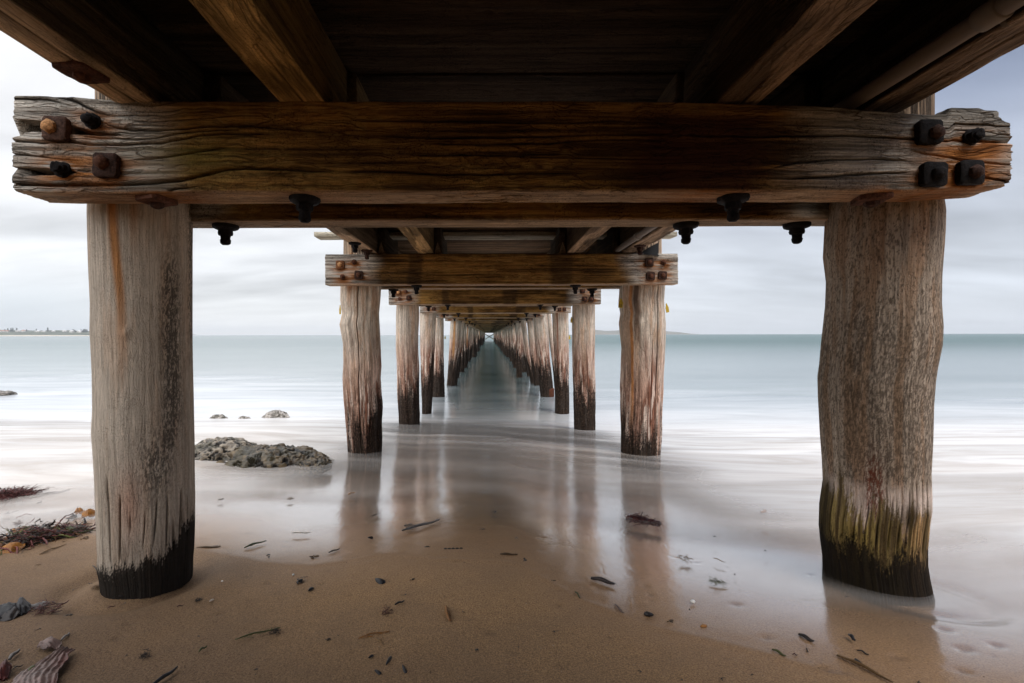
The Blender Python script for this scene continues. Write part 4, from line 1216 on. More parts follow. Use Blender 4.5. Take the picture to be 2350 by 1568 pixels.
def build_deck():
    spans = [(-9.0, face_y(0) + .30), (face_y(0) + .32, face_y(1) + .28), (face_y(1) + .30, face_y(2) + .28), (face_y(2) + .30, face_y(3) + .28)]
    k = 3
    while k < NB - 1:
        k2 = min(k + 3, NB - 1)
        spans.append((face_y(k) + .30, face_y(k2) + .28))
        k = k2
    rng = np.random.RandomState(9)
    for i, (a, b) in enumerate(spans):
        for j, (xl, xr, tone) in enumerate(JX):
            dx = 0 if i == 0 else {0: .054, 1: .030, 2: -.022, 3: -.045}[j] + (rng.uniform(-.02, .02) if i > 1 else 0)
            M = 420 if i == 0 else (150 if i < 3 else 40)
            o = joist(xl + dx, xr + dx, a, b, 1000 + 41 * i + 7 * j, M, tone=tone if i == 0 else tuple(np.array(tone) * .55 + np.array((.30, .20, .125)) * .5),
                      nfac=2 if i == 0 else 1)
            if i == 0 and j == 0:
                props(o, 'outer left deck joist with a rusty square bolt plate under it')
                p = at_z(*c3_1(535, 478), BEAM_HI)
                bolt(o, (-1.285, p[1], BEAM_HI + .002), 'plate', DOWN_MTX, 61, 0.055, (.085, .036, .022), RED_RUST, 0.1)
            if i == 0 and j == 1:
                props(o, 'ochre deck joist, second from the left')
            if i == 1 and j == 0:
                bolt(o, (-1.22, 4.15, BEAM_HI + .002), 'hang', DOWN_MTX, 62, 0.05, BLACK_IRON)
                bolt(o, (-1.21, 4.52, BEAM_HI + .002), 'hang', DOWN_MTX, 63, 0.05, DARK_RUST)
            if i == 1 and j == 3:
                bolt(o, (1.43, 4.30, BEAM_HI + .002), 'hang', DOWN_MTX, 64, 0.05, DARK_RUST)
    # short splice timbers beside the joists over each near bent
    for k in range(1, 4):
        y = face_y(k)
        for j, (xl, xr, tone) in enumerate(JX):
            inner = 1 if xl < 0 else -1
            dx = {0: .054, 1: .030, 2: -.022, 3: -.045}[j]
            xe = (xr + dx) if inner > 0 else (xl + dx)
            a, b = (xe + .004, xe + .075) if inner > 0 else (xe - .075, xe - .004)
            joist(a, b, y + .06, y + .75, 1600 + 11 * k + j, 24, lo=BEAM_HI + .004, hi=DECK_Z - .004, tone=(.24, .17, .11), name='splice_timber')
    # deck planks
    x0, x1 = -1.50, 1.74
    y = -9.0
    rng = np.random.RandomState(12)
    rest = Soup_np()
    n = 0
    while y < face_y(NB - 1) + 0.6:
        w = rng.uniform(.185, .215)
        z = DECK_Z + rng.uniform(0, .016)
        if y < 1.0 or n >= 98:
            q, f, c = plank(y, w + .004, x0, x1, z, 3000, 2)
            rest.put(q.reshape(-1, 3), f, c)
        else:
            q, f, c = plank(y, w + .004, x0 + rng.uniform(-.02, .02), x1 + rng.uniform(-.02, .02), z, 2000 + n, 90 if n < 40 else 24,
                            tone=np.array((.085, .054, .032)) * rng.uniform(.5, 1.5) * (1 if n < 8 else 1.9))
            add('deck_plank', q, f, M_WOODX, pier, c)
            n += 1
        y += w
    o = rest.build('deck_plank')
    props(o, kind='stuff')
    # one longer plank over the second bent sticks out past the deck on both sides
    q, f, c = plank(face_y(1) + .30, .20, -1.90, 2.05, DECK_Z - .055, 77, 120, tone=(.62, .56, .44))
    o = add('outrigger_plank', q, f, M_WOODX, pier, c)
    # conduit beside the outer right joist
    s = Soup()
    a = np.linspace(0, 2 * math.pi, 18, endpoint=False)
    ys = np.linspace(-5, 19.0, 40)
    xc = np.where(ys < 2, 1.388, 1.300)
    xc = np.interp(ys, [-5, 1.7, 2.6, 19], [1.373, 1.373, 1.328, 1.328])
    ring = np.stack([np.stack([xc[i] + .027 * np.cos(a), np.full_like(a, ys[i]), 2.822 + .027 * np.sin(a)], -1) for i in range(len(ys))])
    Q, f = sweep(ring)
    s.put(Q, f, (.20, .17, .15))
    con = s.build('conduit', M_DULL, pier)
    for yy in (1.24, 4.05):
        s = Soup()
        xx = float(np.interp(yy, ys, xc))
        ring = np.stack([np.stack([xx + rr * np.cos(a), np.full_like(a, yy + dy), 2.822 + rr * np.sin(a)], -1) for dy, rr in ((-.03, .030), (-.028, .034), (.028, .034), (.03, .030))])
        Q, f = sweep(ring)
        s.put(Q, f, (.22, .19, .165))
        s.ring_solid([(0, shape_pts('rd', .016)), (.004, shape_pts('rd', .018)), (.008, shape_pts('rd', .010))], (.15, .13, .11),
                     np.array(Matrix.Translation(Vector((xx + .035, yy, 2.80)))) @ FRONT_MTX)
        s.build('pipe_clip', M_DULL, con)
    # cross braces at the seaward end
    for sgn in (1, -1):
        yb = face_y(NB - 5) + (0.1 if sgn > 0 else .35)
        xs = np.linspace(-1.5, 1.75, 12)
        L = []
        for i, xx in enumerate(xs):
            zc = 0.35 + 2.0 * (i / 11 if sgn > 0 else 1 - i / 11)
            L.append([(xx, yb, zc - .14), (xx, yb + .12, zc - .14), (xx, yb + .12, zc + .14), (xx, yb, zc + .14)])
        Q, f = sweep(np.array(L, float))
        add('cross_brace', Q, f, M_WOODX, pier, np.full((Q.shape[0] * 4, 3), .26) * np.array([1, .92, .75]))


class Soup_np:
    def __init__(self):
        self.v, self.f, self.c, self.n = [], [], [], 0

    def put(self, v, f, c):
        self.v.append(v)
        self.f.append(f + self.n)
        self.c.append(c)
        self.n += len(v)

    def build(self, name):
        return add(name, np.concatenate(self.v), np.concatenate(self.f), M_WOODX, pier, np.concatenate(self.c))


def tag_plate(owner, p, ang, tilt, text=None, label=None):
    """yellow ear-tag style plate with a narrow neck, facing the beach, nailed to a pile"""
    out = [(-.022, -.045), (.022, -.045), (.024, .010), (.010, .038), (.008, .055), (-.008, .055), (-.010, .038), (-.024, .010)]
    R = Matrix.Translation(Vector(p)) @ Matrix.Rotation(ang, 4, 'Z') @ Matrix.Rotation(tilt, 4, 'Y')
    v, f = [], []
    for d in (-.002, .002):
        for x, z in out:
            v.append(R @ Vector((x, d, z)))
    n = len(out)
    f = [tuple(range(n)), tuple(range(2 * n - 1, n - 1, -1))] + [(i, i + n, (i + 1) % n + n, (i + 1) % n) for i in range(n)]
    cols = [(.46, .31, .02)] * (2 * n)
    if text:
        cu = bpy.data.curves.new('tmp', 'FONT')
        cu.body = text
        cu.size = .038
        cu.align_x = 'CENTER'
        to = bpy.data.objects.new('tmp', cu)
        C.objects.link(to)
        dg = bpy.context.evaluated_depsgraph_get()
        me = to.evaluated_get(dg).to_mesh()
        b = len(v)
        for q in me.vertices:
            v.append(R @ Vector((q.co.x, -.0032, q.co.y - .034)))
            cols.append((.02, .018, .015))
        for q in me.polygons:
            f.append(tuple(b + i for i in q.vertices))
        to.evaluated_get(dg).to_mesh_clear()
        bpy.data.objects.remove(to)
        bpy.data.curves.remove(cu)
    o = add('tag', [tuple(q) for q in v], f, M_PAINT, owner, np.array(cols), smooth=False)
    if label:
        props(o, label)


def build_small_parts():
    o = PILES[(1, 'R')]
    tag_plate(o, at_y(1424.5, 697, 4.86), -.5, .08, '25', 'yellow tag with black number 25')
    tag_plate(o, at_y(1531, 708, 4.97), .5, -.25, None, None)
    tag_plate(PILES[(1, 'L')], at_y(780.5, 712, 4.98), -.9, 0, None, None)
    tag_plate(PILES[(3, 'R')], at_y(1307, 775, 11.1), .4, -.05, None, None)
    tag_plate(PILES[(2, 'R')], at_y(1311.5, 735, 8.0), -.9, 0, None, None)
    tag_plate(PILES[(4, 'L')], at_y(1021.5, 775, 14.2), .8, .05, None, None)
    tag_plate(PILES[(4, 'R')], at_y(1238, 805, 14.1), .3, .05, None, None)
    # black rubber flap hanging over the second crosshead on the right
    u = np.linspace(0, 1, 14)
    w = np.linspace(0, 1, 10)
    a, b = at_y(1470, 582, 4.62), at_y(1512, 560, 4.75)
    P = []
    for i in u:
        row = []
        for j in w:
            px = 1470 + 42 * i
            top = 583 - 26 * i ** 0.8
            bot = 585 + 4 * i ** 4
            q = at_y(px, top + (bot - top) * j, 4.63 + .16 * (1 - j) - .03 * math.sin(3 * i))
            row.append(q)
        P.append(row)
    P = np.array(P)
    V = np.concatenate([P.reshape(-1, 3), P.reshape(-1, 3) + np.array([0, .006, .004])])
    f = grid_faces(14, 10)
    f = np.concatenate([f, f[:, ::-1] + 140])
    add('rubber_flap', V, f, M_DULL, pier, np.full((280, 3), .022))


build_beams()
build_piles()


def back_piles():
    for sd in 'LR':
        copy_part(PILES[(8, sd)], pier, np.array([0, face_y(-1) - face_y(8), 0.6]))


back_piles()
build_deck()
build_small_parts()

# ------------------------------------------------------------------ rocks
def rock(name, centre, rad3, seed, col_hi, col_lo, label, n=(150, 90), rot=0.0, gloss=True, flat=0.25, rough=0.32, group=None):
    a = np.linspace(0, 2 * math.pi, n[0], endpoint=False)
    t = np.linspace(0.001, math.pi - 0.001, n[1])
    T, A = np.meshgrid(t, a, indexing='ij')
    dx, dy, dz = np.sin(T) * np.cos(A), np.sin(T) * np.sin(A), np.cos(T)
    big = fbm(dx * 1.6, dy * 1.6, dz * 1.6, seed, 4) - .5
    r = 1 + 0.55 * big
    X, Y, Z = dx * r * rad3[0], dy * r * rad3[1], dz * r * rad3[2]
    # lumps and pits at one scale in metres, pushed along the rounded surface
    u = max(rad3) / .54
    qx, qy, qz = X / u, Y / u, Z / u
    wx, wz = .05 * (fbm(qx * 6, qy * 6, qz * 6, seed + 11, 3) - .5), .05 * (fbm(qx * 6, qy * 6, qz * 6, seed + 12, 3) - .5)
    rid = 1 - np.abs(2 * fbm((qx + wx) * 7, qy * 7, (qz + wz) * 7, seed + 1, 4, .55) - 1)
    pit = fbm((qx + wx) * 17, qy * 17, (qz + wz) * 17, seed + 2, 3, .6)
    dsp = u * (rough * .22 * (rid - .7) - .050 * sstep(.54, .70, pit) + .012 * (fbm(qx * 50, qy * 50, qz * 50, seed + 3, 3) - .5))
    nn = np.stack([dx / rad3[0], dy / rad3[1], dz / rad3[2]], -1)
    nn /= np.linalg.norm(nn, axis=-1)[..., None]
    X, Y, Z = X + dsp * nn[..., 0], Y + dsp * nn[..., 1], Z + dsp * nn[..., 2]
    Z = np.where(Z < 0, Z * flat, Z)
    c, s = math.cos(rot), math.sin(rot)
    P = np.stack([centre[0] + c * X - s * Y, centre[1] + s * X + c * Y, centre[2] + Z], -1)
    f = grid_faces(n[1], n[0], True)[:, ::-1]
    k = np.clip(0.6 * fbm(qx * 22, qy * 22, qz * 22, seed + 5, 4) + 0.7 * (rid - .6) + .14 - .40 * sstep(.48, .62, pit), 0, 1)
    col = lerp3(col_lo, col_hi, sstep(.25, .75, k))
    moss = sstep(.52, .62, fbm(qx * 9, qy * 9, qz * 9, seed + 6, 4)) * sstep(-.2, .3, dz)
    col = lerp3(col, (.035, .028, .010), .75 * moss)
    o = add(name, P.reshape(-1, 3), f, M_ROCK, None, col.reshape(-1, 3))
    return props(o, label, 'rock', group)


HI, LO = (.125, .085, .040), (.010, .007, .004)


def build_rocks():
    p = at_ground(585, 1085)
    rock('rock', p + np.array([0.05, .2, .02]), (.58, .32, .16), 3, HI, LO, 'large dark pitted rock with a wet sheen beside the left foreground pile', (300, 170), -.05, rough=.38)
    rock('rock', at_ground(480, 1075) + np.array([0, .2, .06]), (.36, .30, .19), 8, (.27, .22, .16), LO, 'low brown pitted rock half hidden behind the left foreground pile', (220, 120), .2, rough=.42)
    rock('rock', at_ground(705, 1090) + np.array([0, .12, .02]), (.19, .17, .10), 14, HI, LO, 'small pitted rock at the right foot of the large dark rock', (160, 90), .4, rough=.40)
    far = ((628, 957, 34, .12, 21, 'peaked grey rock standing out of the milky wash'), (497, 964, 26, .10, 22, 'low flat rock in the wash beside the left foreground pile'),
           (560, 968, 20, .10, 23, 'ragged low rock in the wash, left of the peaked rock'), (566, 980, 30, .10, 24, 'submerged flat reef rock before the ragged rock'),
           (672, 992, 38, .12, 25, 'pale slanted rock in the wash nearest the large dark rock'), (779, 992, 18, .10, 26, 'pale rock at the foot of the second left pile'),
           (698, 974, 12, .08, 27, 'tiny rock tip in the wash behind the pale slanted rock'))
    for (px, py, hw, h, sd, lab) in far:
        p = at_z(px, py, 0.17)
        w = hw / FPX * p[1]
        rock('rock', (p[0], p[1] + w * .3, 0.06), (w * .95, w * .6, h + .11), sd, (.40, .36, .32), (.16, .14, .12), lab, (110, 60), .1 * (sd % 5 - 2), rough=.45)
    p = at_z(4, 906, 0.03)
    rock('rock', (p[0] - .1, p[1], .02), (.5, .3, .13), 31, (.22, .19, .16), (.08, .07, .06), 'dark rock in the bay at the left picture edge', (80, 40))


build_rocks()


# ------------------------------------------------------------------ seaweed and other things on the sand
def water_lift(x, y):
    d = float(shore_d(np.array(x), np.array(y)))
    return float(0.9 * (0.012 + 0.17 * sstep(0.5, 4.5, d)) * sstep(0.05, 0.5, d))


def gp(k, cx, cy):
    p = at_ground(*crop_px(k, cx, cy))
    l = water_lift(p[0], p[1])
    if l > 0.004:
        p = at_ground(*crop_px(k, cx, cy), lift=l)
        p[2] = float(ground_z(p[0], p[1])) + l
    return p


PAL = {'red': ((.10, .022, .018), (.035, .011, .010)), 'dark': ((.030, .022, .020), (.012, .010, .010)), 'brown': ((.14, .075, .025), (.05, .028, .014)),
       'amber': ((.30, .125, .018), (.15, .055, .010)), 'green': ((.075, .080, .022), (.035, .040, .014)), 'grey': ((.17, .155, .145), (.09, .08, .075)),
       'pale': ((.55, .49, .42), (.36, .29, .24)), 'black': ((.018, .016, .018), (.008, .008, .010)), 'pink': ((.22, .15, .13), (.085, .05, .042)),
       'white': ((.75, .72, .68), (.6, .56, .5)), 'mixed': ((.15, .085, .03), (.03, .018, .014)), 'orange': ((.36, .16, .035), (.22, .085, .02))}


def make(kind, a, b, pal, seed, wid=None):
    rng = np.random.RandomState(seed)
    s = Soup()
    a, b = np.asarray(a, float), np.asarray(b, float)
    L = np.linalg.norm(b - a)
    ax = (b - a) / L
    up = np.array([0, -.12, 1.0])
    up /= np.linalg.norm(up)
    sd = np.cross(up, ax)
    c1, c0 = np.array(PAL[pal][0]), np.array(PAL[pal][1])

    def cc():
        if pal == 'mixed':
            q = rng.rand()
            base = np.array(PAL['red'][0] if q < .22 else PAL['amber'][1] if q < .34 else PAL['dark'][0] if q < .62 else PAL['brown'][1] if q < .9 else PAL['green'][0])
            return base * rng.uniform(.6, 1.5)
        return c0 + (c1 - c0) * rng.rand()
    if kind in ('tuft', 'wrack'):
        wid = wid or L * .32
        n = int(90 if kind == 'tuft' else 1000)
        hgt = wid * (.55 if kind == 'tuft' else .42)
        for _ in range(n):
            t = rng.beta(1.5, 1.5)
            o = a + ax * L * t + sd * rng.normal(0, .30) * wid * math.sin(math.pi * (.12 + .76 * t)) + up * abs(rng.normal(0, .35)) * hgt * math.sin(math.pi * (.1 + .8 * t))
            ln = L * rng.uniform(.10, .34) if kind == 'tuft' else rng.uniform(.03, .13)
            d = ax * rng.normal(0, 1) * (1.0 if kind == 'tuft' else 1.5) + sd * rng.normal(0, .7) + up * (rng.uniform(-.15, .30) if rng.rand() < .97 else .6)
            d /= np.linalg.norm(d)
            cv = sd * rng.normal(0, .5) + up * rng.uniform(-.9, .2)
            u = np.linspace(0, 1, 6)[:, None]
            pts = o + d * ln * u + cv * ln * .6 * u ** 2 + rng.normal(0, .05, (6, 3)) * ln
            pts[:, 2] = np.maximum(pts[:, 2], np.minimum(a[2], b[2]) - .004 + .004 * u[:, 0])
            s.strip(pts, ln * rng.uniform(.035, .085) if kind == 'tuft' else rng.uniform(.0016, .0060), cc(), up + rng.normal(0, .5, 3))
        # body of matted fronds beneath
        m = 14 if L > .12 else 0
        for i in range(m):
            t = (i + .5) / m
            r = wid * .30 * math.sin(math.pi * (.12 + .76 * t))
            c = a + ax * L * t
            T = np.array(Matrix.Translation(Vector(c)))
            s.ring_solid([(-.004, [(r * 1.3 * x, r * y) for x, y in shape_pts('rd', 1, 12)]), (hgt * .25, [(r * 1.1 * x, r * .9 * y) for x, y in shape_pts('rd', 1, 12)]),
                          (hgt * .42, [(r * .5 * x, r * .5 * y) for x, y in shape_pts('rd', 1, 12)])], cc() * .6, T, r * .8, seed + i)
    elif kind in ('blade', 'kelp'):
        W = wid or L * .28
        m, n = (26, 14) if kind == 'blade' else (90, 40)
        u = np.linspace(0, 1, m)
        v = np.linspace(-1, 1, n)
        U, Vv = np.meshgrid(u, v, indexing='ij')
        prof = (np.sin(np.clip(U * .88 + .10, 0, 1) * math.pi) ** .55)
        wob = fbm(U * 4, Vv * 1.2, 0, seed, 3) - .5
        if kind == 'kelp':
            prof = .55 + .45 * sstep(0, .4, U)
            prof = prof * (1 + .10 * (fbm(U * 12, 0 * U, 0, seed + 1, 2) - .5) * 2)
            rip = np.sin(Vv * 24 + 9 * fbm(U * 6, Vv * 2, 0, seed + 2, 4)) * .0026 * (1 - .3 * U)
            H = .010 + .012 * (1 - Vv ** 2) + rip + .02 * wob
        else:
            H = W * (.35 * (1 - Vv ** 2) * np.sin(U * math.pi) + .45 * np.maximum(wob, -.1) + .08)
        bend = L * .10 * np.sin(U * math.pi) * rng.choice([-1, 1])
        P = a + ax * (U * L)[..., None] + sd * (Vv * W * .5 * prof + bend)[..., None] + up * H[..., None]
        tk = up * .0022
        V2 = np.concatenate([(P + tk).reshape(-1, 3), (P - tk).reshape(-1, 3)])
        f = grid_faces(m, n)
        k = m * n
        f = np.concatenate([f[:, ::-1], f + k])
        edge = [[i * n, (i + 1) * n, (i + 1) * n + k, i * n + k] for i in range(m - 1)] + [[(i + 1) * n + n - 1, i * n + n - 1, i * n + n - 1 + k, (i + 1) * n + n - 1 + k] for i in range(m - 1)]
        col = lerp3(c0, c1, fbm(U * 3, Vv * 2, 0, seed + 4, 3))
        if kind == 'kelp':
            col = lerp3(col, np.array(PAL['red'][0]), .6 * sstep(.2, 1, Vv) * sstep(.3, .7, fbm(U * 3, Vv, 0, seed + 6, 3)))
        s.put(V2, [list(q) for q in f] + edge, np.concatenate([col.reshape(-1, 3)] * 2))
    elif kind in ('stick', 'frond', 'fray'):
        r = wid or max(.0016, L * .018)
        u = np.linspace(0, 1, 14)[:, None]
        pts = a + ax * L * u + sd * L * .05 * np.sin(u * 3.1 + rng.rand() * 3) + up * (r * .8 + .004 * np.sin(u * 4) ** 2)
        ang = np.linspace(0, 2 * math.pi, 8, endpoint=False)
        rr = r * (.35 + .65 * np.sin(np.clip(u[:, 0] * .8 + .15, 0, 1) * math.pi))
        ring = np.stack([p + q * (np.outer(np.cos(ang), sd) + np.outer(np.sin(ang), up)) for p, q in zip(pts, rr)])
        Q, f = sweep(ring)
        s.put(Q, f, cc())
        if kind != 'stick':
            for i in range(26 if kind == 'frond' else 18):
                t = rng.uniform(.05, .98)
                o = a + ax * L * t + up * r
                d = ax * (.9 if kind == 'frond' else 1.6) + sd * rng.choice([-1, 1]) * rng.uniform(.3, .8) + up * .15
                ln = L * rng.uniform(.06, .14) * (1.2 - t * .6)
                q = np.linspace(0, 1, 5)[:, None]
                s.strip(o + d * ln * q - up * ln * .15 * q ** 2, ln * .08, cc())
    elif kind == 'shell':
        W = (wid or L * .5)
        m, n = 16, 20
        t = np.linspace(0.02, 1, m)
        rings = []
        for q in t:
            w = math.sin(min(q * 1.12, 1) * math.pi * .5 + .0) ** .7 * (1 - .55 * max(0, q - .8) / .2)
            ang = np.linspace(0, 2 * math.pi, n, endpoint=False)
            h = .34 * W * math.sin(math.pi * (.12 + .80 * q)) ** .8
            rings.append(a + ax * L * q + np.outer(np.cos(ang) * W * .5 * w, sd) + np.outer(np.maximum(np.sin(ang), -.25) * h, up))
        Q, f = sweep(np.array(rings))
        Qf = Q.reshape(-1, 3)
        s.put(Q, f, c0 + (c1 - c0) * fbm(Qf[:, 0] * 90, Qf[:, 1] * 90, Qf[:, 2] * 90, seed, 3)[:, None])
    elif kind == 'beads':
        m = 5
        for i in range(m):
            c = a + ax * L * (i + .5) / m
            T = np.eye(4)
            T[:3, 0], T[:3, 1], T[:3, 2], T[:3, 3] = ax, sd, up, c
            r = L / m * .54
            s.ring_solid([(0, [(r * x * .8, r * .8 * y * .8) for x, y in shape_pts('rd', 1, 16)]), (r * .30, [(r * x, r * .8 * y) for x, y in shape_pts('rd', 1, 16)]),
                          (r * .62, [(r * .6 * x, r * .5 * y) for x, y in shape_pts('rd', 1, 16)])], cc() * 1.2, T, r * .2, seed + i)
    elif kind == 'pebble':
        r = L * .5
        T = np.eye(4)
        T[:3, 0], T[:3, 1], T[:3, 2], T[:3, 3] = ax, sd, up, (a + b) / 2
        s.ring_solid([(-.002, [(r * .8 * x, r * .6 * y) for x, y in shape_pts('rd', 1, 16)]), (r * .28, [(r * x, r * .78 * y) for x, y in shape_pts('rd', 1, 16)]),
                      (r * .55, [(r * .75 * x, r * .55 * y) for x, y in shape_pts('rd', 1, 16)]), (r * .68, [(r * .3 * x, r * .2 * y) for x, y in shape_pts('rd', 1, 16)])], c1, T, r * .3, seed)
    elif kind == 'scrap':
        for i in range(5):
            o = a + ax * L * rng.uniform(0, .6) + sd * rng.normal(0, .1) * L
            d = ax * rng.uniform(.5, 1) + sd * rng.normal(0, .5) + up * rng.uniform(.05, .5)
            ln = L * rng.uniform(.35, .7)
            q = np.linspace(0, 1, 6)[:, None]
            s.strip(o + d * ln * q - up * ln * .35 * q ** 2 + up * .002, L * rng.uniform(.06, .13), cc(), up + rng.normal(0, .4, 3))
    return s


def put(name, cat, kind, k, x0, y0, x1, y1, pal, label, wid=None, group=None):
    global _sd
    _sd += 13
    a, b = gp(k, x0, y0), gp(k, x1, y1)
    s = make(kind, a, b, pal, _sd, wid)
    o = s.build(name, M_WEED)
    lo = min(a[2], b[2])
    return props(o, label, cat, group)


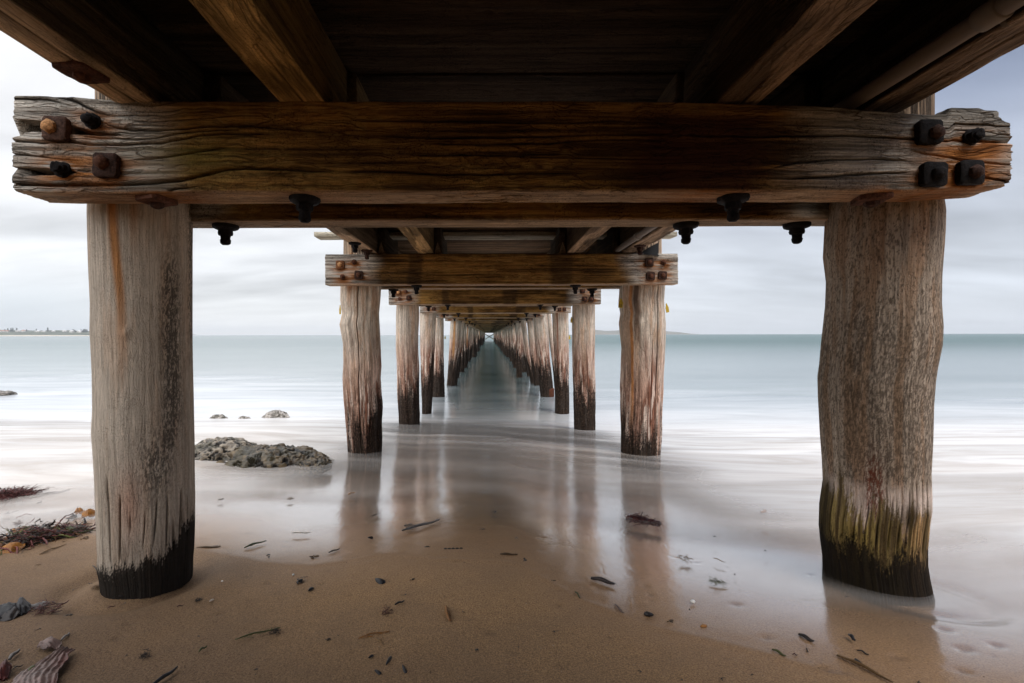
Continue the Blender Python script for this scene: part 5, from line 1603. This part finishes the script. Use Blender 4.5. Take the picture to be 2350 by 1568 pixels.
_sd = 4000
SW = ('seaweed', 'seaweed')
TABLE = (
    # left of and around the left pile
    (*SW, 'wrack', 'L', -120, 690, 555, 555, 'mixed', 'long thick mound of dark tangled seaweed on the sand left of the foreground pile', .20),
    (*SW, 'wrack', 'L', -60, 345, 195, 325, 'red', 'red and brown seaweed heap in the shallow wash at the left edge', .13),
    ('kelp', 'kelp', 'blade', 'L', -8, 700, 172, 668, 'amber', 'broad amber kelp blade lying against the front of the seaweed mound', .085),
    ('kelp', 'kelp', 'blade', 'L', 222, 590, 305, 560, 'orange', 'small orange kelp scrap caught on top of the seaweed mound', .05),
    ('kelp', 'kelp', 'blade', 'L', 500, 440, 566, 428, 'amber', 'curled amber kelp piece beside the left pile, the farther of two', .07),
    ('kelp', 'kelp', 'blade', 'L', 548, 458, 640, 448, 'amber', 'curled amber kelp piece touching the left pile, the nearer of two', .08),
    ('kelp', 'kelp', 'blade', 'L', 455, 478, 500, 455, 'grey', 'pale folded kelp scrap just left of the curled amber kelp', .04),
    (*SW, 'fray', 'L', 200, 340, 462, 285, 'grey', 'grey green seaweed strip trailing in the wash behind the red heap', .010),
    (*SW, 'scrap', 'L', 232, 372, 298, 360, 'grey', 'thin grey seaweed shred in the wash in front of the trailing strip', None),
    (*SW, 'scrap', 'L', 48, 448, 84, 424, 'grey', 'small blurred grey seaweed scrap in the wash under the red heap', None),
    (*SW, 'tuft', 'L', 84, 512, 158, 505, 'red', 'small dark red tuft in the wash above the seaweed mound', .05),
    ('kelp', 'kelp', 'blade', 'L', 78, 562, 112, 552, 'orange', 'tiny tan kelp scrap in the wash below the dark red tuft', .03),
    ('kelp', 'kelp', 'blade', 'L', 132, 545, 175, 525, 'brown', 'tiny brown kelp scrap right of the tan one in the wash', .025),
    (*SW, 'frond', 'L', 270, 712, 438, 645, 'brown', 'thin branching brown twig of seaweed in front of the seaweed mound', .003),
    (*SW, 'scrap', 'L', 520, 602, 595, 606, 'brown', 'brown scrap at the right end of the seaweed mound', None),
    (*SW, 'scrap', 'L', 230, 785, 275, 780, 'brown', 'lone brown fleck on bare sand below the seaweed mound', None),
    (*SW, 'stick', 'L', 600, 790, 650, 815, 'dark', 'thin hooked dark stem left of the left pile', .002),
    (*SW, 'tuft', 'L', 612, 945, 668, 925, 'brown', 'brown tuft caught at the left foot of the left pile', .03),
    ('kelp', 'kelp', 'blade', 'L', -60, 1150, 130, 1085, 'black', 'dark glossy kelp bundle at the left edge below the seaweed mound', .10),
    ('kelp', 'kelp', 'blade', 'L', 90, 1110, 210, 1080, 'black', 'crumpled black kelp blade beside the dark glossy bundle', .10),
    ('kelp', 'kelp', 'blade', 'L', -40, 1120, 90, 1150, 'dark', 'flat wet kelp sheet in front of the dark glossy bundle', .07),
    ('kelp', 'kelp', 'blade', 'L', 200, 1062, 335, 1040, 'grey', 'rolled grey kelp blade behind the red stringy seaweed', .03),
    (*SW, 'tuft', 'L', 190, 1110, 400, 1070, 'red', 'stringy dark red seaweed right of the dark kelp bundle', .075),
    (*SW, 'frond', 'L', 380, 1078, 455, 1022, 'red', 'thin reddish stem pointing away from the stringy red seaweed', .0025),
    (*SW, 'scrap', 'L', 425, 1128, 495, 1108, 'dark', 'curly dark scrap right of the stringy red seaweed', None),
    (*SW, 'stick', 'L', 412, 1287, 460, 1242, 'grey', 'narrow grey blade sliver just behind the ridged kelp', .004),
    (*SW, 'stick', 'L', 70, 1418, 126, 1358, 'grey', 'narrow grey blade sliver at lower left, left of the ridged kelp', .006),
    ('kelp', 'kelp', 'kelp', 'L', 420, 1375, 215, 1640, 'pink', 'large pinkish ridged kelp blade in the lower left corner', .105),
    ('kelp', 'kelp', 'blade', 'L', 270, 1350, 400, 1295, 'pink', 'torn pink kelp piece above the large ridged blade', .075),
    ('kelp', 'kelp', 'blade', 'L', -20, 1520, 82, 1490, 'red', 'folded dark red kelp at the lower left edge', .08),
    ('kelp', 'kelp', 'blade', 'L', 145, 1535, 245, 1455, 'green', 'olive blade left of the large ridged kelp', .03),
    (*SW, 'stick', 'L', 85, 1480, 155, 1450, 'dark', 'thin dark stem right of the folded dark red kelp', .002),
    (*SW, 'stick', 'L', 715, 1073, 770, 1055, 'red', 'thin red stem in front of the left pile', .002),
    (*SW, 'stick', 'L', 1178, 1062, 1222, 1052, 'red', 'short red stem on the sand right of the left pile', .002),
    (*SW, 'tuft', 'L', 1305, 1025, 1340, 1005, 'black', 'tiny black tuft right of the left pile', .02),
    ('shell', 'shell', 'shell', 'L', 1395, 1025, 1424, 1008, 'pale', 'pale shell chip beside the tiny black tuft', None),
    ('pebble', 'pebble', 'pebble', 'L', 1473, 890, 1489, 888, 'white', 'small white pebble right of the left pile', None),
    ('pebble', 'pebble', 'pebble', 'L', 1946, 846, 1964, 844, 'white', 'small white pebble beside the dark curled scrap', None),
    (*SW, 'scrap', 'L', 1960, 865, 2022, 895, 'dark', 'dark curled scrap on the sand below the wet line, left of centre', None),
    ('shell', 'shell', 'shell', 'L', 2055, 955, 2085, 930, 'black', 'small black shell below the dark curled scrap', None),
    (*SW, 'frond', 'L', 1570, 1290, 1868, 1195, 'green', 'long thin green stem lying on the dark sand at lower left', .0026),
    (*SW, 'tuft', 'L', 1805, 1245, 1860, 1215, 'dark', 'dark tuft on the end of the long thin green stem', .025),
    (*SW, 'stick', 'L', 1328, 1363, 1380, 1328, 'green', 'short green blade below the long thin green stem', .0035),
    (*SW, 'tuft', 'L', 930, 1395, 1003, 1378, 'black', 'black tuft on the dark sand in front of the left pile', .035),
    (*SW, 'stick', 'L', 1015, 1590, 1182, 1470, 'black', 'long black blade at the bottom edge left of centre', .0055),
    (*SW, 'scrap', 'L', 2160, 1285, 2205, 1272, 'dark', 'dark scrap on the sand right of the long thin green stem', None),
    (*SW, 'fray', 'L', 1630, 670, 1775, 625, 'green', 'feathery olive seaweed sprig on wet sand right of the left pile', .005),
    (*SW, 'fray', 'L', 1310, 670, 1472, 662, 'brown', 'flat brown seaweed sprig close to the right side of the left pile', .005),
    ('stick', 'stick', 'stick', 'L', 1948, 572, 2072, 566, 'white', 'pale whitish stick on the wet sand left of centre', .0045),
    (*SW, 'scrap', 'L', 1772, 722, 1805, 724, 'dark', 'dark speck at the wet line right of the olive sprig', None),
    (*SW, 'scrap', 'L', 2060, 735, 2125, 718, 'brown', 'brown crumpled scrap on the wet line left of centre', None),
    (*SW, 'fray', 'L', 2195, 702, 2262, 676, 'dark', 'dark frayed scrap on the wet line right of the brown crumpled one', .004),
    (*SW, 'tuft', 'L', 1452, 350, 1490, 343, 'brown', 'brown tuft in the wash before the large dark rock', .03),
    (*SW, 'tuft', 'L', 1915, 345, 1955, 338, 'brown', 'brown tuft in the wash between the large rock and second left pile', .03),
    # middle
    (*SW, 'tuft', 'M', 1915, 470, 2130, 512, 'red', 'dark red feathery seaweed clump in the wash before the second right pile', .085),
    ('shell', 'shell', 'shell', 'M', 1912, 470, 1925, 445, 'white', 'white shell standing at the end of the red feathery clump', .03),
    (*SW, 'fray', 'M', 425, 562, 655, 480, 'grey', 'grey brown ragged seaweed strip on the wet sand left of centre', .008),
    (*SW, 'tuft', 'M', 432, 522, 490, 515, 'grey', 'greyish lilac tuft behind the ragged seaweed strip', .03),
    (*SW, 'scrap', 'M', 188, 604, 242, 590, 'dark', 'small dark scrap left of the ragged seaweed strip', None),
    (*SW, 'frond', 'M', 205, 460, 270, 435, 'dark', 'thin forked twig in the wash behind the ragged seaweed strip', .002),
    ('bead_weed', 'seaweed', 'beads', 'M', 690, 679, 820, 675, 'black', 'black beaded strip of seaweed pods on the wet line', None),
    (*SW, 'scrap', 'M', 555, 660, 600, 670, 'dark', 'small dark scrap left of the black beaded strip', None),
    (*SW, 'fray', 'M', 1068, 716, 1182, 716, 'brown', 'brown frayed scrap on the wet line right of the beaded strip', .006),
    (*SW, 'scrap', 'M', 1228, 738, 1240, 762, 'dark', 'tiny upright dark scrap right of the brown frayed scrap', None),
    ('shell', 'shell', 'shell', 'M', 235, 875, 292, 905, 'black', 'purple black mussel shell alone on the sand left of centre', None),
    (*SW, 'scrap', 'M', 465, 888, 497, 874, 'dark', 'small dark scrap right of the lone mussel shell', None),
    (*SW, 'stick', 'M', 368, 1050, 427, 1024, 'black', 'short black sliver above the dark red clump left of centre', .004),
    (*SW, 'tuft', 'M', 275, 1105, 352, 1092, 'red', 'small dark red clump on dry sand left of centre', .045),
    (*SW, 'fray', 'M', 700, 1065, 742, 1160, 'amber', 'amber yellow seaweed sprig on the bare sand in the middle', .006),
    (*SW, 'frond', 'M', 120, 1275, 330, 1225, 'orange', 'thin orange brown twig on the dark sand, bottom centre left', .0018),
    (*SW, 'stick', 'M', 240, 1275, 300, 1315, 'brown', 'thin brown stem below the orange brown twig', .002),
    ('shell', 'shell', 'shell', 'M', 188, 1402, 222, 1380, 'black', 'small dark pod, uppermost left of the four at bottom centre', .010),
    ('shell', 'shell', 'shell', 'M', 305, 1450, 340, 1388, 'black', 'long glossy dark pod, second from the right of the four at bottom centre', .011),
    ('shell', 'shell', 'shell', 'M', 415, 1445, 440, 1502, 'black', 'dark pod, rightmost of the four at bottom centre', .011),
    ('shell', 'shell', 'shell', 'M', 230, 1480, 272, 1508, 'black', 'dark pod, lowest left of the four at bottom centre', .011),
    (*SW, 'scrap', 'M', 900, 1340, 928, 1352, 'dark', 'tiny dark scrap alone near the bottom, right of the four pods', None),
    (*SW, 'fray', 'M', 1672, 880, 1832, 918, 'dark', 'dark frayed strip on the wet sand before the second right pile', .009),
    (*SW, 'scrap', 'M', 1415, 892, 1432, 880, 'dark', 'tiny dark scrap left of the dark frayed strip', None),
    (*SW, 'stick', 'M', 1563, 962, 1605, 1008, 'green', 'small green blade below the dark frayed strip', .003),
    (*SW, 'frond', 'M', 1830, 1045, 1890, 1105, 'pink', 'pale pink sprig on the wet sand, right of the green blade', .003),
    ('leaf', 'leaf', 'blade', 'M', 2028, 1103, 2090, 1118, 'dark', 'dark oval leaf on the wet sand left of the right pile', .022),
    (*SW, 'scrap', 'M', 2180, 1165, 2225, 1155, 'brown', 'short brown scrap on the wet sand, right of the dark oval leaf', None),
    ('leaf', 'leaf', 'blade', 'M', 55, 312, 100, 300, 'orange', 'tiny yellowish leaf in the wash below the second left pile', .02),
    (*SW, 'scrap', 'M', 1025, 440, 1045, 425, 'dark', 'tiny dark scrap in the wash, centre, uppermost', None),
    (*SW, 'scrap', 'M', 935, 537, 955, 548, 'dark', 'tiny dark scrap on the wet sand right of the ragged strip', None),
    (*SW, 'scrap', 'M', 1165, 600, 1190, 602, 'grey', 'tiny grey scrap on the wet sand above the brown frayed scrap', None),
    # right
    (*SW, 'tuft', 'R', 0, 745, 62, 738, 'brown', 'round brown tuft in the film of water left of the right pile', .055),
    (*SW, 'tuft', 'R', 192, 885, 296, 902, 'green', 'fuzzy dark green chunk lying left of the right pile', .03),
    ('pebble', 'pebble', 'pebble', 'R', 66, 1028, 102, 1026, 'white', 'pale pebble on the wet sand below the fuzzy green chunk', None),
    ('shell', 'shell', 'shell', 'R', 135, 1192, 176, 1182, 'orange', 'orange shell half buried at lower right of centre', None),
    (*SW, 'stick', 'R', 790, 1250, 895, 1300, 'dark', 'dark thick blade on the sand in front of the right pile', .006),
    (*SW, 'stick', 'R', 1122, 1253, 1170, 1295, 'black', 'glossy black sliver right of the dark thick blade', .006),
    (*SW, 'stick', 'R', 612, 1350, 708, 1396, 'green', 'bright green blade near the bottom right', .004),
    (*SW, 'stick', 'R', 1178, 1353, 1260, 1385, 'dark', 'thin dark twig above the long brown frond', .0028),
    (*SW, 'frond', 'R', 1045, 1390, 1420, 1575, 'brown', 'long branching brown frond at the bottom right corner', .0045),
    ('shell', 'shell', 'shell', 'R', 1165, 1405, 1212, 1455, 'black', 'black mussel shell lying on the long brown frond', .018),
    ('leaf', 'leaf', 'blade', 'R', 540, 432, 570, 415, 'orange', 'small pale leaf in the white wash left of the right pile', .02),
    ('leaf', 'leaf', 'blade', 'R', 1958, 200, 1995, 190, 'pink', 'pinkish leaf in the white wash at the right edge', .03),
    (*SW, 'stick', 'R', 222, 736, 306, 766, 'brown', 'thin brown twig in the film right of the round tuft', .002),
    (*SW, 'scrap', 'R', 215, 588, 245, 596, 'dark', 'tiny dark scrap in the white wash, left of the pale leaf', None),
    (*SW, 'scrap', 'R', 552, 686, 582, 686, 'dark', 'tiny dark scrap in the film below the pale leaf', None),
    (*SW, 'scrap', 'R', 352, 842, 378, 850, 'dark', 'tiny dark scrap right of the fuzzy green chunk', None),
    (*SW, 'stick', 'R', 838, 1340, 858, 1368, 'dark', 'tiny hooked dark stem below the dark thick blade', .002),
    (*SW, 'stick', 'R', 750, 1380, 782, 1386, 'red', 'tiny red stem right of the bright green blade', .002),
)
for row in TABLE:
    put(*row)

# countless crumbs of weed and shell grit: tiny flecks on the sand that look alike
_r = np.random.RandomState(44)
_fl = []
for _i in range(6):
    _s = make('scrap', np.array([0, 0, 0.0]), np.array([.012 + .003 * _i, .004, 0.0]), 'dark' if _i % 3 else 'brown', 7000 + _i)
    _o = _s.build('seaweed_crumb', M_WEED, origin=(0, 0, 0))
    props(_o, 'tiny dark crumb of seaweed strewn on the sand', 'seaweed', 'tiny seaweed crumbs strewn on the sand')
    _fl.append(_o)
for _i in range(60):
    if _i < 6:
        o = _fl[_i]
    else:
        o = _fl[_i % 6].copy()
        C.objects.link(o)
    q = at_ground(_r.uniform(-20, 2330), 1568 - 300 * _r.rand() ** 1.3)
    l = water_lift(q[0], q[1])
    o.location = (q[0], q[1], float(ground_z(q[0], q[1])) + l + .003)
    o.rotation_euler = (0, 0, _r.uniform(0, 6.28))
    k = _r.uniform(.25, .7)
    o.scale = (k, k, k)


# ------------------------------------------------------------------ far shores
def ridge(name, Y, prof, depth, col, colb, seed, beach=True):
    """low land across the water; prof: (px, py_top) measured skyline at distance Y"""
    px = np.array([p[0] for p in prof], float)
    pz = np.array([at_y(p[0], p[1], Y)[2] for p in prof])
    wx = np.array([at_y(p[0], 768, Y)[0] for p in prof])
    xs = np.linspace(wx[0], wx[-1], 500)
    t = np.linspace(0, 1, 16)
    X, T = np.meshgrid(xs, t)
    top = np.interp(X, wx, pz) * (1 + .14 * (fbm(X * 14 / Y * 3, 0 * X, 0, seed, 4) - .5))
    Hh = np.interp(T, [0, .06, .10, .45, .8, 1], [-.05, .10, .16, .8, 1, .8])
    Z = Hh * top + .08 * top * (fbm(X * 60 / Y, T * 6, 0, seed + 1, 4) - .5) * sstep(.1, .3, T)
    P = np.stack([X, Y + T * depth, Z], -1)
    c = lerp3(col, colb, np.clip((fbm(X * 40 / Y, T * 5, 0, seed + 2, 4) - .3) * 2, 0, 1))
    if beach:
        c = lerp3(c, (.55, .48, .38), sstep(.12, .06, T))
    o = add(name, P.reshape(-1, 3), grid_faces(16, 500), M_DULL, None, c.reshape(-1, 3), origin=((xs[0] + xs[-1]) / 2, Y, 0))
    props(o, kind='structure')


LAND_Y = 1500.0
ridge('headland', LAND_Y, [(-420, 752), (-200, 756), (0, 757.5), (60, 757), (100, 758.5), (150, 759.5), (205, 760), (290, 762), (350, 766), (395, 769)], 160, (.045, .055, .035), (.09, .10, .06), 70)
ridge('far_hill', 2600.0, [(1340, 767.5), (1362, 764), (1370, 757.8), (1385, 755.4), (1402, 756), (1418, 759), (1440, 758), (1480, 756.5), (1530, 754.3), (1545, 756), (1565, 758.5), (1590, 761), (1606, 764), (1625, 767), (1640, 768)],
      400, (.09, .085, .06), (.17, .145, .11), 80, False)


def pine(x, y, z, h, r, seed, label, rnd=False):
    root = empty('pine_tree' if not rnd else 'broad_tree', (x, y, z), label, 'tree', 'trees on the far shore')
    s = Soup()
    s.ring_solid([(-1.5, shape_pts('rd', r * .10, 8)), (h * .5, shape_pts('rd', r * .07, 8)), (h, shape_pts('rd', r * .02, 8))], (.06, .05, .04), np.array(Matrix.Translation(Vector((x, y, z)))))
    s.build('trunk', M_DULL, root)
    rng = np.random.RandomState(seed)
    v, f, c = [], [], []
    for i in range(520):
        t = rng.uniform(.12, 1) ** .8
        R = r * ((1.05 - t) if not rnd else math.sqrt(max(.02, 1 - (2 * t - 1.15) ** 2)))
        if not rnd:
            R *= .7 + .3 * (math.sin(t * 28) * .5 + .5)
        a = rng.uniform(0, 6.28)
        q = R * rng.uniform(.3, 1)
        p = np.array([x + q * math.cos(a), y + q * math.sin(a), z + h * t])
        e = rng.normal(0, 1, (3, 3)) * r * .16
        n = len(v)
        v += [p + e[0], p + e[1], p + e[2]]
        f.append((n, n + 1, n + 2))
        k = rng.uniform(.6, 1.5)
        c += [np.array((.032, .044, .030)) * k] * 3
    add('crown', v, f, M_DULL, root, np.array(c), smooth=False)


def house(x, y, z, w, h, roof, label, wall=(.62, .58, .52)):
    root = empty('house', (x, y, z), label, 'house', 'houses on the far shore')
    d = w * .6
    v = [(x - w / 2, y, z - 1), (x + w / 2, y, z - 1), (x + w / 2, y + d, z - 1), (x - w / 2, y + d, z - 1), (x - w / 2, y, z + h), (x + w / 2, y, z + h), (x + w / 2, y + d, z + h), (x - w / 2, y + d, z + h)]
    add('wall', v, [(0, 1, 5, 4), (1, 2, 6, 5), (2, 3, 7, 6), (3, 0, 4, 7), (4, 5, 6, 7), (3, 2, 1, 0)], M_DULL, root, np.full((8, 3), 1.0) * np.array(wall), smooth=False)
    e = .6
    rh = h * .55
    v = [(x - w / 2 - e, y - e, z + h), (x + w / 2 + e, y - e, z + h), (x + w / 2 + e, y + d + e, z + h), (x - w / 2 - e, y + d + e, z + h), (x - w / 4, y + d / 2, z + h + rh), (x + w / 4, y + d / 2, z + h + rh)]
    v = [(a, b, c + .02) for a, b, c in v]
    add('roof', v, [(0, 1, 5, 4), (1, 2, 5), (2, 3, 4, 5), (3, 0, 4), (3, 2, 1, 0)], M_DULL, root, np.full((6, 3), 1.0) * np.array(roof), smooth=False)
    n = 3 if w > 14 else 2
    for i in range(n):
        wx = x - w / 2 + w * (i + .5) / n
        v = [(wx - .9, y - .12, z + h * .25), (wx + .9, y - .12, z + h * .25), (wx + .9, y - .12, z + h * .75), (wx - .9, y - .12, z + h * .75)]
        v += [(a, b + .3, c) for a, b, c in v]
        add('window', v, [(0, 1, 2, 3), (7, 6, 5, 4), (0, 4, 5, 1), (1, 5, 6, 2), (2, 6, 7, 3), (3, 7, 4, 0)], M_DULL, root, np.full((8, 3), .07), smooth=False)


def far_town():
    RED, TIN, WHT = (.42, .17, .11), (.50, .50, .50), (.72, .70, .68)
    hs = ((3, 762.5, 13, 'long red roofed house at the left edge of the far shore', RED), (14, 762.8, 8, 'small red roofed house next to the long one on the far shore', RED),
          (40, 761.5, 11, 'grey roofed house among the pines on the far shore', TIN), (52, 761.5, 8, 'red roofed house right of the grey roofed one on the far shore', RED),
          (84, 763.0, 10, 'low white house left of the tall lone pine on the far shore', WHT), (99, 763.0, 9, 'low pale house nearest the tall lone pine on the far shore', TIN),
          (121, 762.6, 7, 'small white house right of the tall lone pine on the far shore', WHT), (146, 761.6, 9, 'pale gabled house in the middle of the right half of the far shore', WHT),
          (163, 762.6, 9, 'white house with orange trim on the far shore', WHT), (181, 763.2, 11, 'long low white house near the left pile on the far shore', WHT))
    for (px, py, w, lab, roof) in hs:
        p = at_y(px, py, LAND_Y + 60)
        house(p[0], p[1], p[2], w * 1.3, 4.2, roof, lab)
    tr = ((11, 755.5, 5, 'short pine behind the small red roofed house, far shore'), (18, 753.6, 6, 'slim pine between the red and grey roofs, far shore'), (25.5, 753, 7, 'left pine of the tall pair on the far shore'),
          (29.5, 752.5, 6, 'right pine of the tall pair on the far shore'), (38.5, 753.5, 8, 'broad pine above the grey roofed house, far shore'), (61, 756.5, 6, 'low pine right of the red roofs, far shore'),
          (83.5, 755.0, 6, 'square topped pine above the low white house, far shore'), (109.6, 752.4, 7, 'tall lone pine in the middle of the far shore'), (186, 755.8, 5, 'pine near the left pile on the far shore'))
    for i, (px, py, w, lab) in enumerate(tr):
        q = at_y(px, py, LAND_Y + 70)
        z = 7.5
        pine(q[0], q[1], z, q[2] - z, w * .72, 600 + i, lab)
    for i, (px, py, w, lab) in enumerate(((120, 758.6, 6, 'low round tree right of the tall lone pine, far shore'), (150, 759, 7, 'round tree behind the pale gabled house, far shore'), (169, 757.2, 8, 'round tree above the white house with orange trim, far shore'),
                                          (195, 756.6, 10, 'broad round tree touching the left pile outline, far shore'))):
        q = at_y(px, py, LAND_Y + 70)
        z = 6.5
        pine(q[0], q[1], z, q[2] - z, w * .8, 640 + i, lab, True)


far_town()


# dunes added behind the beach, unseen, to block the low landward sky
def blocking_dunes():
    xs = np.linspace(-160, 160, 160)
    ys = np.linspace(-60, -13, 30)
    X, Y = np.meshgrid(xs, ys)
    Z = 2.6 + (5.5 + 3 * (fbm(X * .06, Y * .06, 0, 90, 4) - .5)) * sstep(-13, -30, Y) - .4
    c = lerp3((.05, .06, .03), (.26, .21, .13), sstep(.5, .62, fbm(X * .3, Y * .3, 0, 91, 4)))
    o = add('blocking_dunes', np.stack([X, Y, Z], -1).reshape(-1, 3), grid_faces(30, 160), M_DULL, None, c.reshape(-1, 3), origin=(0, -36, 2))
    props(o, kind='structure')


blocking_dunes()


def haze():
    m, g = new_mat('air')
    out = g.n('ShaderNodeOutputMaterial')
    v = g.n('ShaderNodeVolumePrincipled', {'Color': (.86, .90, .94, 1), 'Density': HAZE_DENSITY, 'Anisotropy': 0.0})
    g.t.links.new(v.outputs[0], out.inputs['Volume'])
    a, b = 3700.0, 3700.0
    z0, z1 = -7.0, 62.0
    vv = [(x, y, z) for z in (z0, z1) for x, y in ((-a, -500), (a, -500), (a, b), (-a, b))]
    o = add('haze', vv, [(0, 3, 2, 1), (4, 5, 6, 7), (0, 1, 5, 4), (1, 2, 6, 5), (2, 3, 7, 6), (3, 0, 4, 7)], m, None, None, smooth=False, origin=(0, 0, 0))
    props(o, 'pale sea air fading the far shores', 'haze', None, 'stuff')


HAZE_DENSITY = 0.00020
haze()
